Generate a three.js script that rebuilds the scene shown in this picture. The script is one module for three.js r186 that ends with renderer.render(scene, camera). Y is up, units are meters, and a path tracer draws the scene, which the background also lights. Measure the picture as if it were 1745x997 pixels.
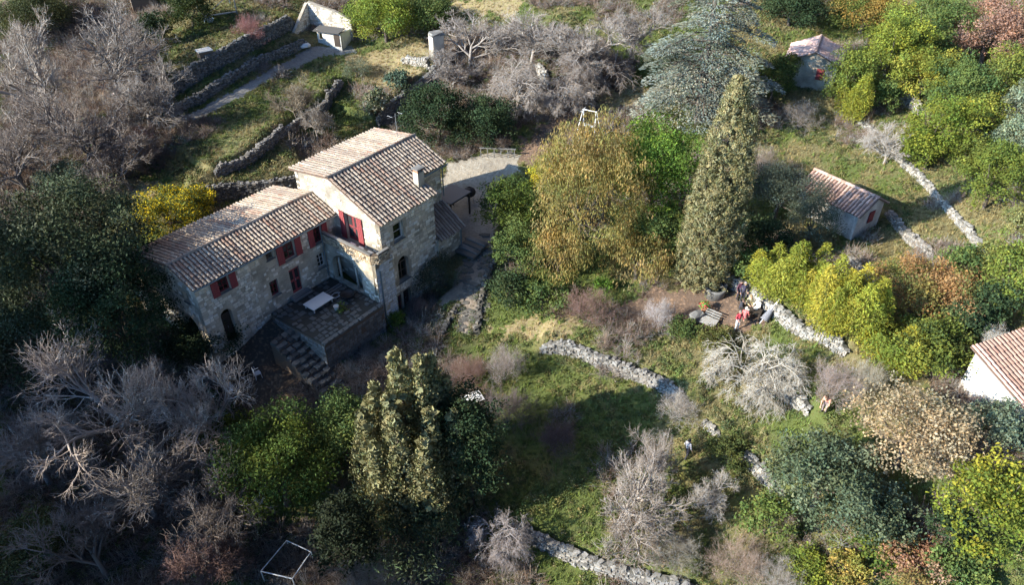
import * as THREE from 'three';
import { Sky } from 'three/addons/objects/Sky.js';
import { mergeGeometries } from 'three/addons/utils/BufferGeometryUtils.js';
import { RoundedBoxGeometry } from 'three/addons/geometries/RoundedBoxGeometry.js';
import { MarchingCubes } from 'three/addons/objects/MarchingCubes.js';

// ---------------------------------------------------------------- camera, sky, sun, exposure
const scene = new THREE.Scene();
const EYE = new THREE.Vector3(0, 33, 48.4), PITCH = 37 * Math.PI / 180, FOC = 1222;
const camera = new THREE.PerspectiveCamera(2 * Math.atan(498.5 / FOC) * 180 / Math.PI, 1745 / 997, 0.5, 3000);
camera.position.copy(EYE); camera.rotation.set(-PITCH, 0, 0);
const renderer = new THREE.WebGLRenderer({ antialias: true });
renderer.toneMapping = THREE.LinearToneMapping;
renderer.toneMappingExposure = 2.25;
renderer.shadowMap.enabled = true;
const toSun = new THREE.Vector3(-0.92, 0.46, 0.36).normalize();
const sky = new Sky(); sky.name = 'sky'; sky.scale.setScalar(2000); sky.userData.kind = 'structure';
sky.material.uniforms.sunPosition.value.copy(toSun);
sky.material.uniforms.turbidity.value = 5; sky.material.uniforms.rayleigh.value = 0.8; sky.material.uniforms.mieCoefficient.value = 0.004;
scene.add(sky);
scene.environmentIntensity = 0.26;
const sun = new THREE.DirectionalLight(new THREE.Color(1, 0.91, 0.74), 5); sun.name = 'sun';
sun.position.copy(toSun).multiplyScalar(200); sun.castShadow = true; sun.shadow.mapSize.set(4096, 4096);
Object.assign(sun.shadow.camera, { left: -90, right: 90, top: 90, bottom: -90, near: 1, far: 500 });
scene.add(sun, sun.target);

// ---------------------------------------------------------------- random, noise
function RNG(s) { return () => { s |= 0; s = s + 0x6D2B79F5 | 0; let t = Math.imul(s ^ s >>> 15, 1 | s); t = t + Math.imul(t ^ t >>> 7, 61 | t) ^ t; return ((t ^ t >>> 14) >>> 0) / 4294967296; }; }
let rnd = RNG(7);
const rr = (a, b) => a + (b - a) * rnd();
const LAT = new Float32Array(65536); { const r = RNG(99); for (let i = 0; i < 65536; i++) LAT[i] = r(); }
function vn(x, y) { const i = Math.floor(x), j = Math.floor(y); let a = x - i, b = y - j; a = a * a * (3 - 2 * a); b = b * b * (3 - 2 * b); const h = (p, q) => LAT[((p & 255) << 8) | (q & 255)]; const t = h(i, j), u = h(i + 1, j), v = h(i, j + 1), w = h(i + 1, j + 1); return t + (u - t) * a + (v - t) * b + (t - u - v + w) * a * b; }
const fbm = (x, y) => vn(x, y) * 0.5 + vn(x * 2.1 + 17, y * 2.1 + 5) * 0.28 + vn(x * 4.3 + 41, y * 4.3 + 29) * 0.15 + vn(x * 9 + 3, y * 9 + 71) * 0.07;
const V = (x, y, z) => new THREE.Vector3(x, y, z);
const C = (r, g, b) => new THREE.Color().setRGB(r, g, b);
const sm = (a, b, x) => { const t = Math.min(1, Math.max(0, (x - a) / (b - a))); return t * t * (3 - 2 * t); };

// ---------------------------------------------------------------- survey: sight lines of the photograph to points of the hillside
const cP = Math.cos(PITCH), sP = Math.sin(PITCH);
function ray(px, py) { const x = (px - 872.5) / FOC, y = -(py - 498.5) / FOC; return V(x, y * cP - sP, -(cP + y * sP)); }
function atY(px, py, Y) { const d = ray(px, py); return d.multiplyScalar((Y - EYE.y) / d.y).add(EYE); }
const KS = [[520, 530, -.2], [350, 552, -.4], [450, 235, 4.0], [350, 260, 3.6], [420, 330, 1.6], [300, 370, 1.6], [820, 310, 1.6], [790, 450, -.8], [810, 500, -1.4], [800, 550, -2.2], [700, 525, -2.4], [600, 640, -2.7], [450, 625, -2.4], [650, 690, -3.3], [850, 700, -3.5],
  [100, 990, -6.5], [500, 990, -7], [900, 960, -6], [1200, 990, -5], [1500, 990, -2.4], [1740, 990, -.5], [1000, 700, -3.3], [1130, 660, -2.4], [1100, 860, -4.4], [1280, 740, -1.8], [1220, 510, .3], [1040, 600, -1.6], [900, 560, -1.8],
  [1400, 610, 1], [1480, 415, 1.7], [1600, 350, 2.6], [1700, 450, 3], [1500, 250, 4.2], [1390, 165, 5.4], [1680, 690, 1.6], [1600, 830, .2], [1740, 300, 5], [1000, 215, 3.8], [880, 260, 2.4], [1050, 165, 5], [900, 100, 7.4], [900, 5, 10.5], [1250, 20, 10], [1400, 40, 8.6], [1700, 15, 11], [1740, 110, 8.6],
  [500, 170, 4.6], [560, 90, 6], [430, 125, 6.4], [330, 95, 7.6], [400, 40, 8.8], [300, 5, 10], [620, 20, 8.4], [660, 130, 4.6], [700, 215, 2.6], [200, 300, 2.6], [100, 150, 5.4], [10, 10, 9.5], [10, 400, 1.6], [10, 700, -3.4], [200, 580, -1.2], [200, 800, -4.8], [-300, 400, 5], [-300, 800, 0], [2050, 400, 8], [2050, 900, 2]].map(([a, b, y]) => { const p = atY(a, b, y); return [p.x, p.z, y]; });
const tps = (() => {
  const n = KS.length, N = n + 3, A = [], U = (r2) => r2 < 1e-9 ? 0 : 0.5 * r2 * Math.log(r2);
  for (let i = 0; i < N; i++) { A.push(new Float64Array(N + 1)); }
  for (let i = 0; i < n; i++) { for (let j = 0; j < n; j++) A[i][j] = U((KS[i][0] - KS[j][0]) ** 2 + (KS[i][1] - KS[j][1]) ** 2) + (i === j ? 12 : 0); A[i][n] = A[n][i] = 1; A[i][n + 1] = A[n + 1][i] = KS[i][0]; A[i][n + 2] = A[n + 2][i] = KS[i][1]; A[i][N] = KS[i][2]; }
  for (let c = 0; c < N; c++) { let p = c; for (let r = c; r < N; r++) if (Math.abs(A[r][c]) > Math.abs(A[p][c])) p = r; [A[c], A[p]] = [A[p], A[c]]; for (let r = 0; r < N; r++) if (r !== c) { const k = A[r][c] / A[c][c]; if (k) for (let q = c; q <= N; q++) A[r][q] -= k * A[c][q]; } }
  const w = A.map((r, i) => r[N] / r[i]);
  return (x, z) => { let s = w[n] + w[n + 1] * x + w[n + 2] * z; for (let i = 0; i < n; i++) s += w[i] * U((x - KS[i][0]) ** 2 + (z - KS[i][1]) ** 2); return s; };
})();
const GX0 = -90, GZ0 = -85, GS = 0.5, GNX = 361, GNZ = 281, HB = new Float32Array(GNX * GNZ);
for (let j = 0; j < GNZ; j++) for (let i = 0; i < GNX; i++) HB[j * GNX + i] = tps(GX0 + i * GS, GZ0 + j * GS);
function baseH(x, z) { let a = Math.min(GNX - 1.001, Math.max(0, (x - GX0) / GS)), b = Math.min(GNZ - 1.001, Math.max(0, (z - GZ0) / GS)); const i = a | 0, j = b | 0; a -= i; b -= j; const k = j * GNX + i; return (HB[k] * (1 - a) + HB[k + 1] * a) * (1 - b) + (HB[k + GNX] * (1 - a) + HB[k + GNX + 1] * a) * b; }
// the wooded spur that keeps the low winter sun off the lower left of the garden
function spur(x, z) { return 23 * sm(-56, -84, x) * sm(10, 34, z) * (1 - sm(120, 200, z)) * (1 - sm(-110, -170, x)); }
const WALLS = [];   // {P:[world xz], h, side, L}
const PADS = [];    // {f(x,z)->[inside,y]}
let heightOff = false;
function H(x, z) {
  let y = baseH(x, z) + spur(x, z);
  y += (fbm(x * 0.35 + 50, z * 0.35 + 80) - 0.5) * 0.35;
  for (const w of WALLS) {
    if (x < w.bb[0] || x > w.bb[1] || z < w.bb[2] || z > w.bb[3]) continue;
    let best = 1e9, sd = 0, end = 0;
    for (let i = 0; i < w.P.length - 1; i++) {
      const [ax, az] = w.P[i], [bx, bz] = w.P[i + 1], ex = bx - ax, ez = bz - az, l2 = ex * ex + ez * ez; let t0 = ((x - ax) * ex + (z - az) * ez) / l2; const t = Math.min(1, Math.max(0, t0));
      const dx = x - ax - ex * t, dz = z - az - ez * t, d = dx * dx + dz * dz;
      if (d < best) { best = d; sd = (ex * (z - az) - ez * (x - ax)) * w.side; end = (i === 0 && t0 < 0) || (i === w.P.length - 2 && t0 > 1) ? 1 : 0; }
    }
    const d = Math.sqrt(best);
    if (sd > 0) { const k = end ? Math.exp(-d / 1.2) : 1; y += w.up * Math.exp(-Math.max(0, d - 1) / w.L) * sm(0.05, 0.55, d) * k; }
  }
  for (const f of PADS) { const v = f(x, z, y); if (v !== null) y = v; }
  return y;
}
function hit(px, py, h = 0, hf = H) {   // the point h metres above the ground on a sight line
  const d = ray(px, py).normalize(), p = V(0, 0, 0); let a = 15, b = 15;
  for (let t = 15; t < 220; t += 0.5) { p.copy(EYE).addScaledVector(d, t); if (p.y - hf(p.x, p.z) < h) { a = t - 0.5; b = t; break; } b = t; a = t; }
  for (let k = 0; k < 14; k++) { const m = (a + b) / 2; p.copy(EYE).addScaledVector(d, m); if (p.y - hf(p.x, p.z) < h) b = m; else a = m; }
  return p.copy(EYE).addScaledVector(d, b);
}
const ppm = (p) => { const d = p.clone().sub(EYE); return FOC / (-d.y * sP - d.z * cP); };

// ---------------------------------------------------------------- naming
const used = {};
function numbered(n) { const k = used[n] = (used[n] ?? -1) + 1; return k ? `${n}_${String(k).padStart(3, '0')}` : n; }
function tag(o, label, category, group, kind) { o.userData.label = label; o.userData.category = category; if (group) o.userData.group = group; if (kind) o.userData.kind = kind; return o; }
function shadow(o) { o.traverse((m) => { if (m.isMesh) { m.castShadow = true; m.receiveShadow = true; } }); return o; }
function thing(name, label, category, p = V(0, 0, 0), turn = 0, group) { const g = new THREE.Group(); g.name = numbered(name); g.position.copy(p); g.rotation.y = turn; scene.add(g); return tag(g, label, category, group); }
function part(name, geo, mat, parent) { const m = new THREE.Mesh(geo, mat); m.name = name; m.castShadow = m.receiveShadow = true; parent.add(m); return m; }
const box = (w, h, d, x, y, z, r = 0) => { const g = r ? new RoundedBoxGeometry(w, h, d, 1, r) : new THREE.BoxGeometry(w, h, d); return g.translate(x, y, z); };
const cyl = (r0, r1, h, x, y, z, n = 10) => new THREE.CylinderGeometry(r1, r0, h, n).translate(x, y + h / 2, z);
const plain = (g) => { const q = g.index ? g.toNonIndexed() : g; for (const k of Object.keys(q.attributes)) if (!['position', 'normal', 'uv'].includes(k)) q.deleteAttribute(k); return q; };
const merge = (l) => mergeGeometries(l.map(plain));
function rod(a, b, r, r2 = r, n = 6) { const d = b.clone().sub(a), g = new THREE.CylinderGeometry(r2, r, d.length(), n); g.applyQuaternion(new THREE.Quaternion().setFromUnitVectors(V(0, 1, 0), d.normalize())); return g.translate((a.x + b.x) / 2, (a.y + b.y) / 2, (a.z + b.z) / 2); }

// raw triangle collector with vertex colours
class TB {
  constructor() { this.p = []; this.c = []; this.i = []; }
  v(x, y, z, c) { this.p.push(x, y, z); this.c.push(c.r, c.g, c.b); return this.p.length / 3 - 1; }
  quad(a, b, c, d, col) { const k = this.v(a.x, a.y, a.z, col); this.v(b.x, b.y, b.z, col); this.v(c.x, c.y, c.z, col); this.v(d.x, d.y, d.z, col); this.i.push(k, k + 1, k + 2, k, k + 2, k + 3); }
  tri(a, b, c, col) { const k = this.v(a.x, a.y, a.z, col); this.v(b.x, b.y, b.z, col); this.v(c.x, c.y, c.z, col); this.i.push(k, k + 1, k + 2); }
  geo() { const g = new THREE.BufferGeometry(); g.setAttribute('position', new THREE.Float32BufferAttribute(this.p, 3)); g.setAttribute('color', new THREE.Float32BufferAttribute(this.c, 3)); g.setIndex(this.i); g.computeVertexNormals(); return g; }
}

// ---------------------------------------------------------------- materials
function noiseTex(size, f) { const d = new Uint8Array(size * size * 4); for (let y = 0; y < size; y++) for (let x = 0; x < size; x++) { const k = (y * size + x) * 4, v = f(x / size, y / size); d[k] = d[k + 1] = d[k + 2] = Math.max(0, Math.min(255, v * 255)); d[k + 3] = 255; } const t = new THREE.DataTexture(d, size, size); t.wrapS = t.wrapT = THREE.RepeatWrapping; t.magFilter = THREE.LinearFilter; t.minFilter = THREE.LinearMipmapLinearFilter; t.generateMipmaps = true; t.needsUpdate = true; return t; }
const per = (x, y, n) => { const a = x * n, b = y * n, i = Math.floor(a), j = Math.floor(b); let u = a - i, w = b - j; u = u * u * (3 - 2 * u); w = w * w * (3 - 2 * w); const h = (p, q) => LAT[(((p % n + n) % n) << 8) | ((q % n + n) % n)]; return (h(i, j) * (1 - u) + h(i + 1, j) * u) * (1 - w) + (h(i, j + 1) * (1 - u) + h(i + 1, j + 1) * u) * w; };
const pf = (x, y) => per(x, y, 8) * .4 + per(x, y, 24) * .3 + per(x, y, 64) * .2 + per(x, y, 128) * .1;
const bumpT = noiseTex(256, pf);
const plasterT = noiseTex(512, (x, y) => 0.86 + 0.3 * (pf(x, y) - 0.5) + 0.2 * (per(x, y, 5) - 0.5)); plasterT.colorSpace = THREE.SRGBColorSpace;
const std = (c, rough = 0.9, o = {}) => new THREE.MeshStandardMaterial({ color: c, roughness: rough, ...o });
const vcol = (rough = 0.95, o = {}) => new THREE.MeshStandardMaterial({ vertexColors: true, roughness: rough, ...o });
const M = {
  mortar: std(C(.62, .53, .4), .95, { map: plasterT, bumpMap: bumpT, bumpScale: .02 }),
  plaster: std(C(.56, .49, .39), .95, { map: plasterT, bumpMap: bumpT, bumpScale: .01 }),
  white: std(C(.84, .8, .73), .9, { map: plasterT, bumpMap: bumpT, bumpScale: .008 }),
  stone: vcol(.95, { bumpMap: bumpT, bumpScale: .015 }), tile: vcol(.9), deck: std(C(.13, .088, .066), .95), red: std(C(.27, .05, .052), .75), redDark: std(C(.2, .032, .035), .7), wood: std(C(.17, .125, .085), .85), woodDark: std(C(.05, .035, .025), .8),
  frameWhite: std(C(.62, .6, .56), .6), glass: new THREE.MeshPhysicalMaterial({ color: C(.75, .8, .82), roughness: .04, transmission: 1, thickness: 0, ior: 1.5 }), dark: std(C(.02, .02, .022), .9), pipe: std(C(.22, .27, .28), .45, { metalness: .4 }), metal: std(C(.45, .46, .47), .35, { metalness: .7 }), whitePaint: std(C(.75, .75, .74), .55), concrete: std(C(.24, .232, .218), .95, { map: plasterT, bumpMap: bumpT, bumpScale: .01 }),
  bark: std(C(.16, .125, .095), .95, { bumpMap: bumpT, bumpScale: .02 }), earth: std(C(.14, .1, .07), 1), tarp: std(C(.55, .6, .66), .5), black: std(C(.015, .015, .017), .6), clay: std(C(.4, .19, .11), .8), cloth: std(C(.8, .8, .78), .9), leafLitter: std(C(.16, .1, .06), 1),
};

// ---------------------------------------------------------------- house frame: u runs along the wing, v out of its front, y up
const HA = Math.PI / 2 - 37.1 * Math.PI / 180, HK = 1.1;
const houseDir = V(Math.sin(37.1 * Math.PI / 180), 0, -Math.cos(37.1 * Math.PI / 180)), houseN = V(Math.cos(37.1 * Math.PI / 180), 0, Math.sin(37.1 * Math.PI / 180));
const hw = (u, y, v) => V(0, y * HK, 0).addScaledVector(houseDir, u * HK).addScaledVector(houseN, v * HK);
const toUV = (x, z) => [(x * houseDir.x + z * houseDir.z) / HK, (x * houseN.x + z * houseN.z) / HK];
const pad = (u0, u1, v0, v1, y, f = 0.5) => PADS.push((x, z, h) => { const [u, v] = toUV(x, z); if (u < u0 || u > u1 || v < v0 || v > v1) return null; return Math.min(h, y * HK); });
pad(-19.6, -8.3, -15.1, -9.0, -.25); pad(-9.7, -.4, -12.7, -4.4, -.3); pad(-15.1, -9, -9.2, -3.55, -.3); pad(-9.9, -3, -4.9, -2.6, -2.35); pad(-15.4, -9.5, -3.7, -1.8, -2.3); pad(-17.1, -14.9, -7.2, -1.9, -2.3);
// ---------------------------------------------------------------- terrace walls (ground is stepped behind each)
const WS = [
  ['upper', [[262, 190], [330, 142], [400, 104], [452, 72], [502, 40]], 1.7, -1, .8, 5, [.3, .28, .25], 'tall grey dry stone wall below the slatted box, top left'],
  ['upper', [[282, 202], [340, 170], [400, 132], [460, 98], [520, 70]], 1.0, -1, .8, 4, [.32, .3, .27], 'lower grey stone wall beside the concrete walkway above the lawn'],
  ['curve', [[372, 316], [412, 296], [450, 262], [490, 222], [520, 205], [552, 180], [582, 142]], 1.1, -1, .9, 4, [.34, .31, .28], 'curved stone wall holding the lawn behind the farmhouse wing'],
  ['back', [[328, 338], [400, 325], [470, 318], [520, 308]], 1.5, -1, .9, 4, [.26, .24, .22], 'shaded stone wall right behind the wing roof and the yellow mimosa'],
  ['mid', [[642, 205], [690, 165], [730, 135], [768, 105]], 1.5, -1, .9, 4, [.36, .34, .31], 'straight stone wall climbing behind the tower to the square pillar'],
  ['r', [[1425, 188], [1480, 218], [1520, 255], [1580, 315], [1640, 390], [1685, 450]], .6, -1, .75, 5, [.5, .47, .42], 'long pale stone terrace wall running down the meadow on the right'],
  ['r', [[1512, 362], [1545, 398], [1585, 440]], .8, -1, .8, 4, [.45, .42, .38], 'short stone wall on the meadow beside the cabin with the red shutter'],
  ['r', [[1440, 440], [1466, 464], [1492, 484]], .7, -1, .8, 4, [.45, .42, .38], 'short stone wall piece between the bamboo and the shaded lawn'],
  ['r', [[1222, 468], [1270, 495], [1330, 538], [1400, 578], [1442, 600]], 1.1, -1, .8, 5, [.5, .47, .42], 'broad pale stone wall below the yellow bamboo beside the picnic'],
  ['r', [[1306, 648], [1340, 672], [1378, 702]], .9, -1, .8, 4, [.5, .47, .42], 'pale stone wall under the weeping grey tree'],
  ['r', [[1200, 718], [1228, 744]], .8, -1, .8, 3, [.5, .47, .42], 'very short pale stone wall stub near the person in the shaded lawn'],
  ['r', [[1264, 772], [1300, 804], [1332, 834]], 1.1, -1, .8, 4, [.5, .47, .42], 'pale stone wall left of the large blue green tree'],
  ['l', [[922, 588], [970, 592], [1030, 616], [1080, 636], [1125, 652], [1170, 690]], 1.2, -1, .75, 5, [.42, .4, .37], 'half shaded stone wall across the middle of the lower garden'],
  ['l', [[872, 896], [930, 925], [990, 950], [1060, 975], [1120, 990], [1190, 1004]], 1.2, -1, .8, 5, [.46, .44, .41], 'long stone wall along the bottom edge of the lower lawn'],
  ['r', [[1518, 158], [1552, 178], [1568, 192]], 1.2, -1, .8, 3, [.52, .48, .42], 'small pale stone wall among the bushes, upper right'],
  ['m', [[688, 108], [712, 118], [736, 130]], 1.0, -1, .6, 3, [.52, .48, .42], 'small sunlit stone wall left of the square pillar'],
  ['m', [[916, 108], [936, 140]], 1.5, -1, .6, 3, [.55, .5, .44], 'sunlit piece of pale stone wall among the bare trees, top'],
  ['p', [[842, 442], [828, 480], [818, 520], [812, 565]], .3, 1, .3, 2, [.26, .24, .21], 'low stone edging on the right of the path to the tower'],
  ['p', [[780, 520], [765, 545], [748, 572]], .3, 1, .3, 2, [.26, .24, .21], 'low stone edging on the left of the path below the tower'],
];
for (const w of WS) {
  const P = w[1].map(([a, b]) => { const p = hit(a, b, w[2] * .5, baseH); return [p.x, p.z]; });
  const xs = P.map((p) => p[0]), zs = P.map((p) => p[1]), m = 14;
  w.world = { P, h: w[2], side: w[3], up: w[2] * w[4], L: w[5], bb: [Math.min(...xs) - m, Math.max(...xs) + m, Math.min(...zs) - m, Math.max(...zs) + m] };
}
for (const w of WS) WALLS.push(w.world);

// ---------------------------------------------------------------- ground sheet
const TX0 = -72, TX1 = 72, TZ0 = -62, TZ1 = 38;
const zones = [
  ['concrete', [[268, 220], [330, 192], [400, 154], [470, 112], [528, 78], [600, 78], [608, 90], [552, 94], [482, 124], [412, 165], [342, 203], [276, 230]]],
  ['gravel', [[752, 300], [762, 278], [800, 268], [850, 258], [890, 262], [880, 290], [850, 320], [845, 380], [840, 430], [800, 440], [770, 400], [755, 340]]],
  ['path', [[790, 440], [836, 440], [832, 480], [822, 520], [812, 570], [780, 566], [790, 520], [770, 515], [748, 520], [772, 470]]],
  ['soil', [[880, 250], [930, 215], [960, 190], [1010, 170], [1090, 150], [1100, 180], [1020, 210], [990, 240], [940, 262], [900, 285]]],
  ['straw', [[1000, 178], [1040, 150], [1100, 140], [1110, 170], [1060, 186]]],
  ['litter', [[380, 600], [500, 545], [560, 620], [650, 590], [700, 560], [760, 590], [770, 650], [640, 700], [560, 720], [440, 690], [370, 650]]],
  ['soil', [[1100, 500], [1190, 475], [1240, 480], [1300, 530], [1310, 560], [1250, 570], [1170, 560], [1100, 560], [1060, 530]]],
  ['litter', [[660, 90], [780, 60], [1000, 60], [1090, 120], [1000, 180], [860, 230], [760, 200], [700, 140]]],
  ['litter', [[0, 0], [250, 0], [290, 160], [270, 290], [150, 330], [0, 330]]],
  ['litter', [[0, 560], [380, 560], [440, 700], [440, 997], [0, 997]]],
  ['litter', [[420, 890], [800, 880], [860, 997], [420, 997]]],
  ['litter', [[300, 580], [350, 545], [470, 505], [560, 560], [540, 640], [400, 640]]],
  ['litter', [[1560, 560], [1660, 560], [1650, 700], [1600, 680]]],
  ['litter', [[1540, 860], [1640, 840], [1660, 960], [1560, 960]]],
  ['straw', [[840, 548], [930, 540], [1000, 556], [980, 580], [900, 574], [845, 572]]],
  ['straw', [[180, 300], [260, 300], [290, 330], [200, 360], [170, 340]]],
  ['straw', [[590, 100], [700, 70], [760, 90], [720, 150], [650, 160]]],
  ['straw', [[760, 0], [900, 0], [880, 30], [780, 20]]],
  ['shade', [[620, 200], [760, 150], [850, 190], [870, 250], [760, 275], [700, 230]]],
].map(([k, pts]) => [k, pts.map(([a, b]) => { const p = hit(a, b, 0); return [p.x, p.z]; })]);
const inPoly = (P, x, z) => { let c = false; for (let i = 0, j = P.length - 1; i < P.length; j = i++) if ((P[i][1] > z) !== (P[j][1] > z) && x < (P[j][0] - P[i][0]) * (z - P[i][1]) / (P[j][1] - P[i][1]) + P[i][0]) c = !c; return c; };
const kinds = ['grass', 'concrete', 'gravel', 'path', 'soil', 'straw', 'litter', 'shade'];
const TN = 1024, TM = Math.round(TN * (TZ1 - TZ0) / (TX1 - TX0)), ZM = new Uint8Array(TN * TM);
for (let j = 0; j < TM; j++) for (let i = 0; i < TN; i++) {
  let x = TX0 + (i + .5) / TN * (TX1 - TX0), z = TZ0 + (j + .5) / TM * (TZ1 - TZ0); const hard = 0.25; const jx = (fbm(x * 1.1, z * 1.1) - .5) * 3, jz = (fbm(x * 1.1 + 31, z * 1.1 + 9) - .5) * 3;
  let k = 0; for (const [n, P] of zones) { const f = n === 'concrete' ? .12 : n === 'path' || n === 'gravel' ? .4 : 1; if (inPoly(P, x + jx * f, z + jz * f)) k = kinds.indexOf(n); } ZM[j * TN + i] = k;
}
const zoneAt = (x, z) => { const i = Math.floor((x - TX0) / (TX1 - TX0) * TN), j = Math.floor((z - TZ0) / (TZ1 - TZ0) * TM); return i < 0 || j < 0 || i >= TN || j >= TM ? 0 : ZM[j * TN + i]; };
const greenness = (x, z) => { const a = fbm(x * .16 + 11, z * .16 + 3), b = fbm(x * .8 + 5, z * .8 + 60); return sm(.34, .6, a * .65 + b * .35); };
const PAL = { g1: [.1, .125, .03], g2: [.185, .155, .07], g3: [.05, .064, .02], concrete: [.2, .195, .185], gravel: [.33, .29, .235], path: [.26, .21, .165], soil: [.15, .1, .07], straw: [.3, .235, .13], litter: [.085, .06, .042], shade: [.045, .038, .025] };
const groundMap = (() => {
  const W = 2048, Hh = Math.round(W * (TZ1 - TZ0) / (TX1 - TX0)), d = new Uint8Array(W * Hh * 4), lut = new Uint8Array(4096); for (let i = 0; i < 4096; i++) { const l = i / 4095; lut[i] = 255 * (l < .0031308 ? l * 12.92 : 1.055 * Math.pow(l, 1 / 2.4) - .055); }
  for (let j = 0; j < Hh; j++) for (let i = 0; i < W; i++) {
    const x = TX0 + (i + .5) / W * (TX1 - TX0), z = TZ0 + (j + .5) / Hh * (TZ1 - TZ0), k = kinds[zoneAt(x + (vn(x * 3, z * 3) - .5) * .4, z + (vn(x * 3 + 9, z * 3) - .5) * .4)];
    const f = vn(x * 7, z * 7) * .5 + vn(x * 14 + 7, z * 14) * .5, m = fbm(x * .5, z * .5); let c;
    if (k === 'grass') { const g = greenness(x, z), q = sm(.45, .75, f); c = [0, 1, 2].map((n) => (PAL.g2[n] * (1 - g) + PAL.g1[n] * g) * (1 - q * .5) + PAL.g3[n] * q * .5); }
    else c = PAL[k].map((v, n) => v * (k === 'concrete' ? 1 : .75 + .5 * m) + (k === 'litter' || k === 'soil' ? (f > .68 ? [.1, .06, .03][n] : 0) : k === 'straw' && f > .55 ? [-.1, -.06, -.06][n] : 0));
    const s = .7 + .6 * f, o = (j * W + i) * 4; for (let n = 0; n < 3; n++) d[o + n] = lut[Math.max(0, Math.min(4095, Math.round(c[n] * s * 4095)))]; d[o + 3] = 255;
  }
  const t = new THREE.DataTexture(d, W, Hh); t.colorSpace = THREE.SRGBColorSpace; t.magFilter = THREE.LinearFilter; t.minFilter = THREE.LinearMipmapLinearFilter; t.generateMipmaps = true; t.wrapS = t.wrapT = THREE.MirroredRepeatWrapping; t.needsUpdate = true; return t;
})();
{
  const axis = (a, b, step, far) => { const l = []; for (let v = a; v <= b + 1e-6; v += step) l.push(v); let s = step, v = a; const pre = []; while (v > -far) { s *= 1.35; v -= s; pre.unshift(v); } s = step; v = b; while (v < far) { s *= 1.35; v += s; l.push(v); } return [...pre, ...l]; };
  const xs = axis(-62, 60, .45, 1500), zs = axis(-56, 34, .45, 1500), nx = xs.length, nz = zs.length, pos = new Float32Array(nx * nz * 3), uv = new Float32Array(nx * nz * 2), idx = [];
  for (let j = 0; j < nz; j++) for (let i = 0; i < nx; i++) { const k = j * nx + i; pos[k * 3] = xs[i]; pos[k * 3 + 1] = H(xs[i], zs[j]); pos[k * 3 + 2] = zs[j]; uv[k * 2] = (xs[i] - TX0) / (TX1 - TX0); uv[k * 2 + 1] = (zs[j] - TZ0) / (TZ1 - TZ0); }
  for (let j = 0; j < nz - 1; j++) for (let i = 0; i < nx - 1; i++) { const a = j * nx + i; idx.push(a, a + nx, a + 1, a + 1, a + nx, a + nx + 1); }
  const g = new THREE.BufferGeometry(); g.setAttribute('position', new THREE.BufferAttribute(pos, 3)); g.setAttribute('uv', new THREE.BufferAttribute(uv, 2)); g.setIndex(idx); g.computeVertexNormals();
  const bt = bumpT.clone(); bt.repeat.set(60, 42); bt.needsUpdate = true;
  const m = part('ground', g, new THREE.MeshStandardMaterial({ map: groundMap, roughness: 1, bumpMap: bt, bumpScale: .06 }), scene); m.userData.kind = 'structure';
}

// ---------------------------------------------------------------- stone work
function stoneBlock(tb, o, X, Y, Z, w, h, d, col) {   // an irregular block: front face proud, bevelled to its bed
  const j = (k) => rr(-k, k), P = (a, b, c) => V(o.x + X.x * a + Y.x * b + Z.x * c, o.y + X.y * a + Y.y * b + Z.y * c, o.z + X.z * a + Y.z * b + Z.z * c);
  const q = Math.min(w, h) * .16, k = Math.min(w, h) * .1;
  const A = [P(-w / 2, -h / 2, 0), P(w / 2, -h / 2, 0), P(w / 2, h / 2, 0), P(-w / 2, h / 2, 0)];
  const B = [P(-w / 2 + q + j(k), -h / 2 + q + j(k), d + j(d * .3)), P(w / 2 - q + j(k), -h / 2 + q + j(k), d + j(d * .3)), P(w / 2 - q + j(k), h / 2 - q + j(k), d + j(d * .3)), P(-w / 2 + q + j(k), h / 2 - q + j(k), d + j(d * .3))];
  tb.quad(B[0], B[1], B[2], B[3], col); for (let i = 0; i < 4; i++) { const n = (i + 1) % 4; tb.quad(A[i], A[n], B[n], B[i], col); }
}
const copings = [0, 1, 2, 3].map((s) => { const r = RNG(200 + s), g = new THREE.BoxGeometry(1, 1, 1, 2, 1, 2), p = g.attributes.position; const seen = {}; for (let i = 0; i < p.count; i++) { const k = [p.getX(i), p.getY(i), p.getZ(i)].map((v) => v.toFixed(2)).join(); const o = seen[k] ??= [r() * .2 - .1, r() * .24 - .12, r() * .2 - .1]; const rd = p.getY(i) > 0 ? .88 : 1; p.setXYZ(i, p.getX(i) * rd + o[0], p.getY(i) + o[1], p.getZ(i) * rd + o[2]); } const h = g.toNonIndexed(); h.computeVertexNormals(); return h; });
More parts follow.
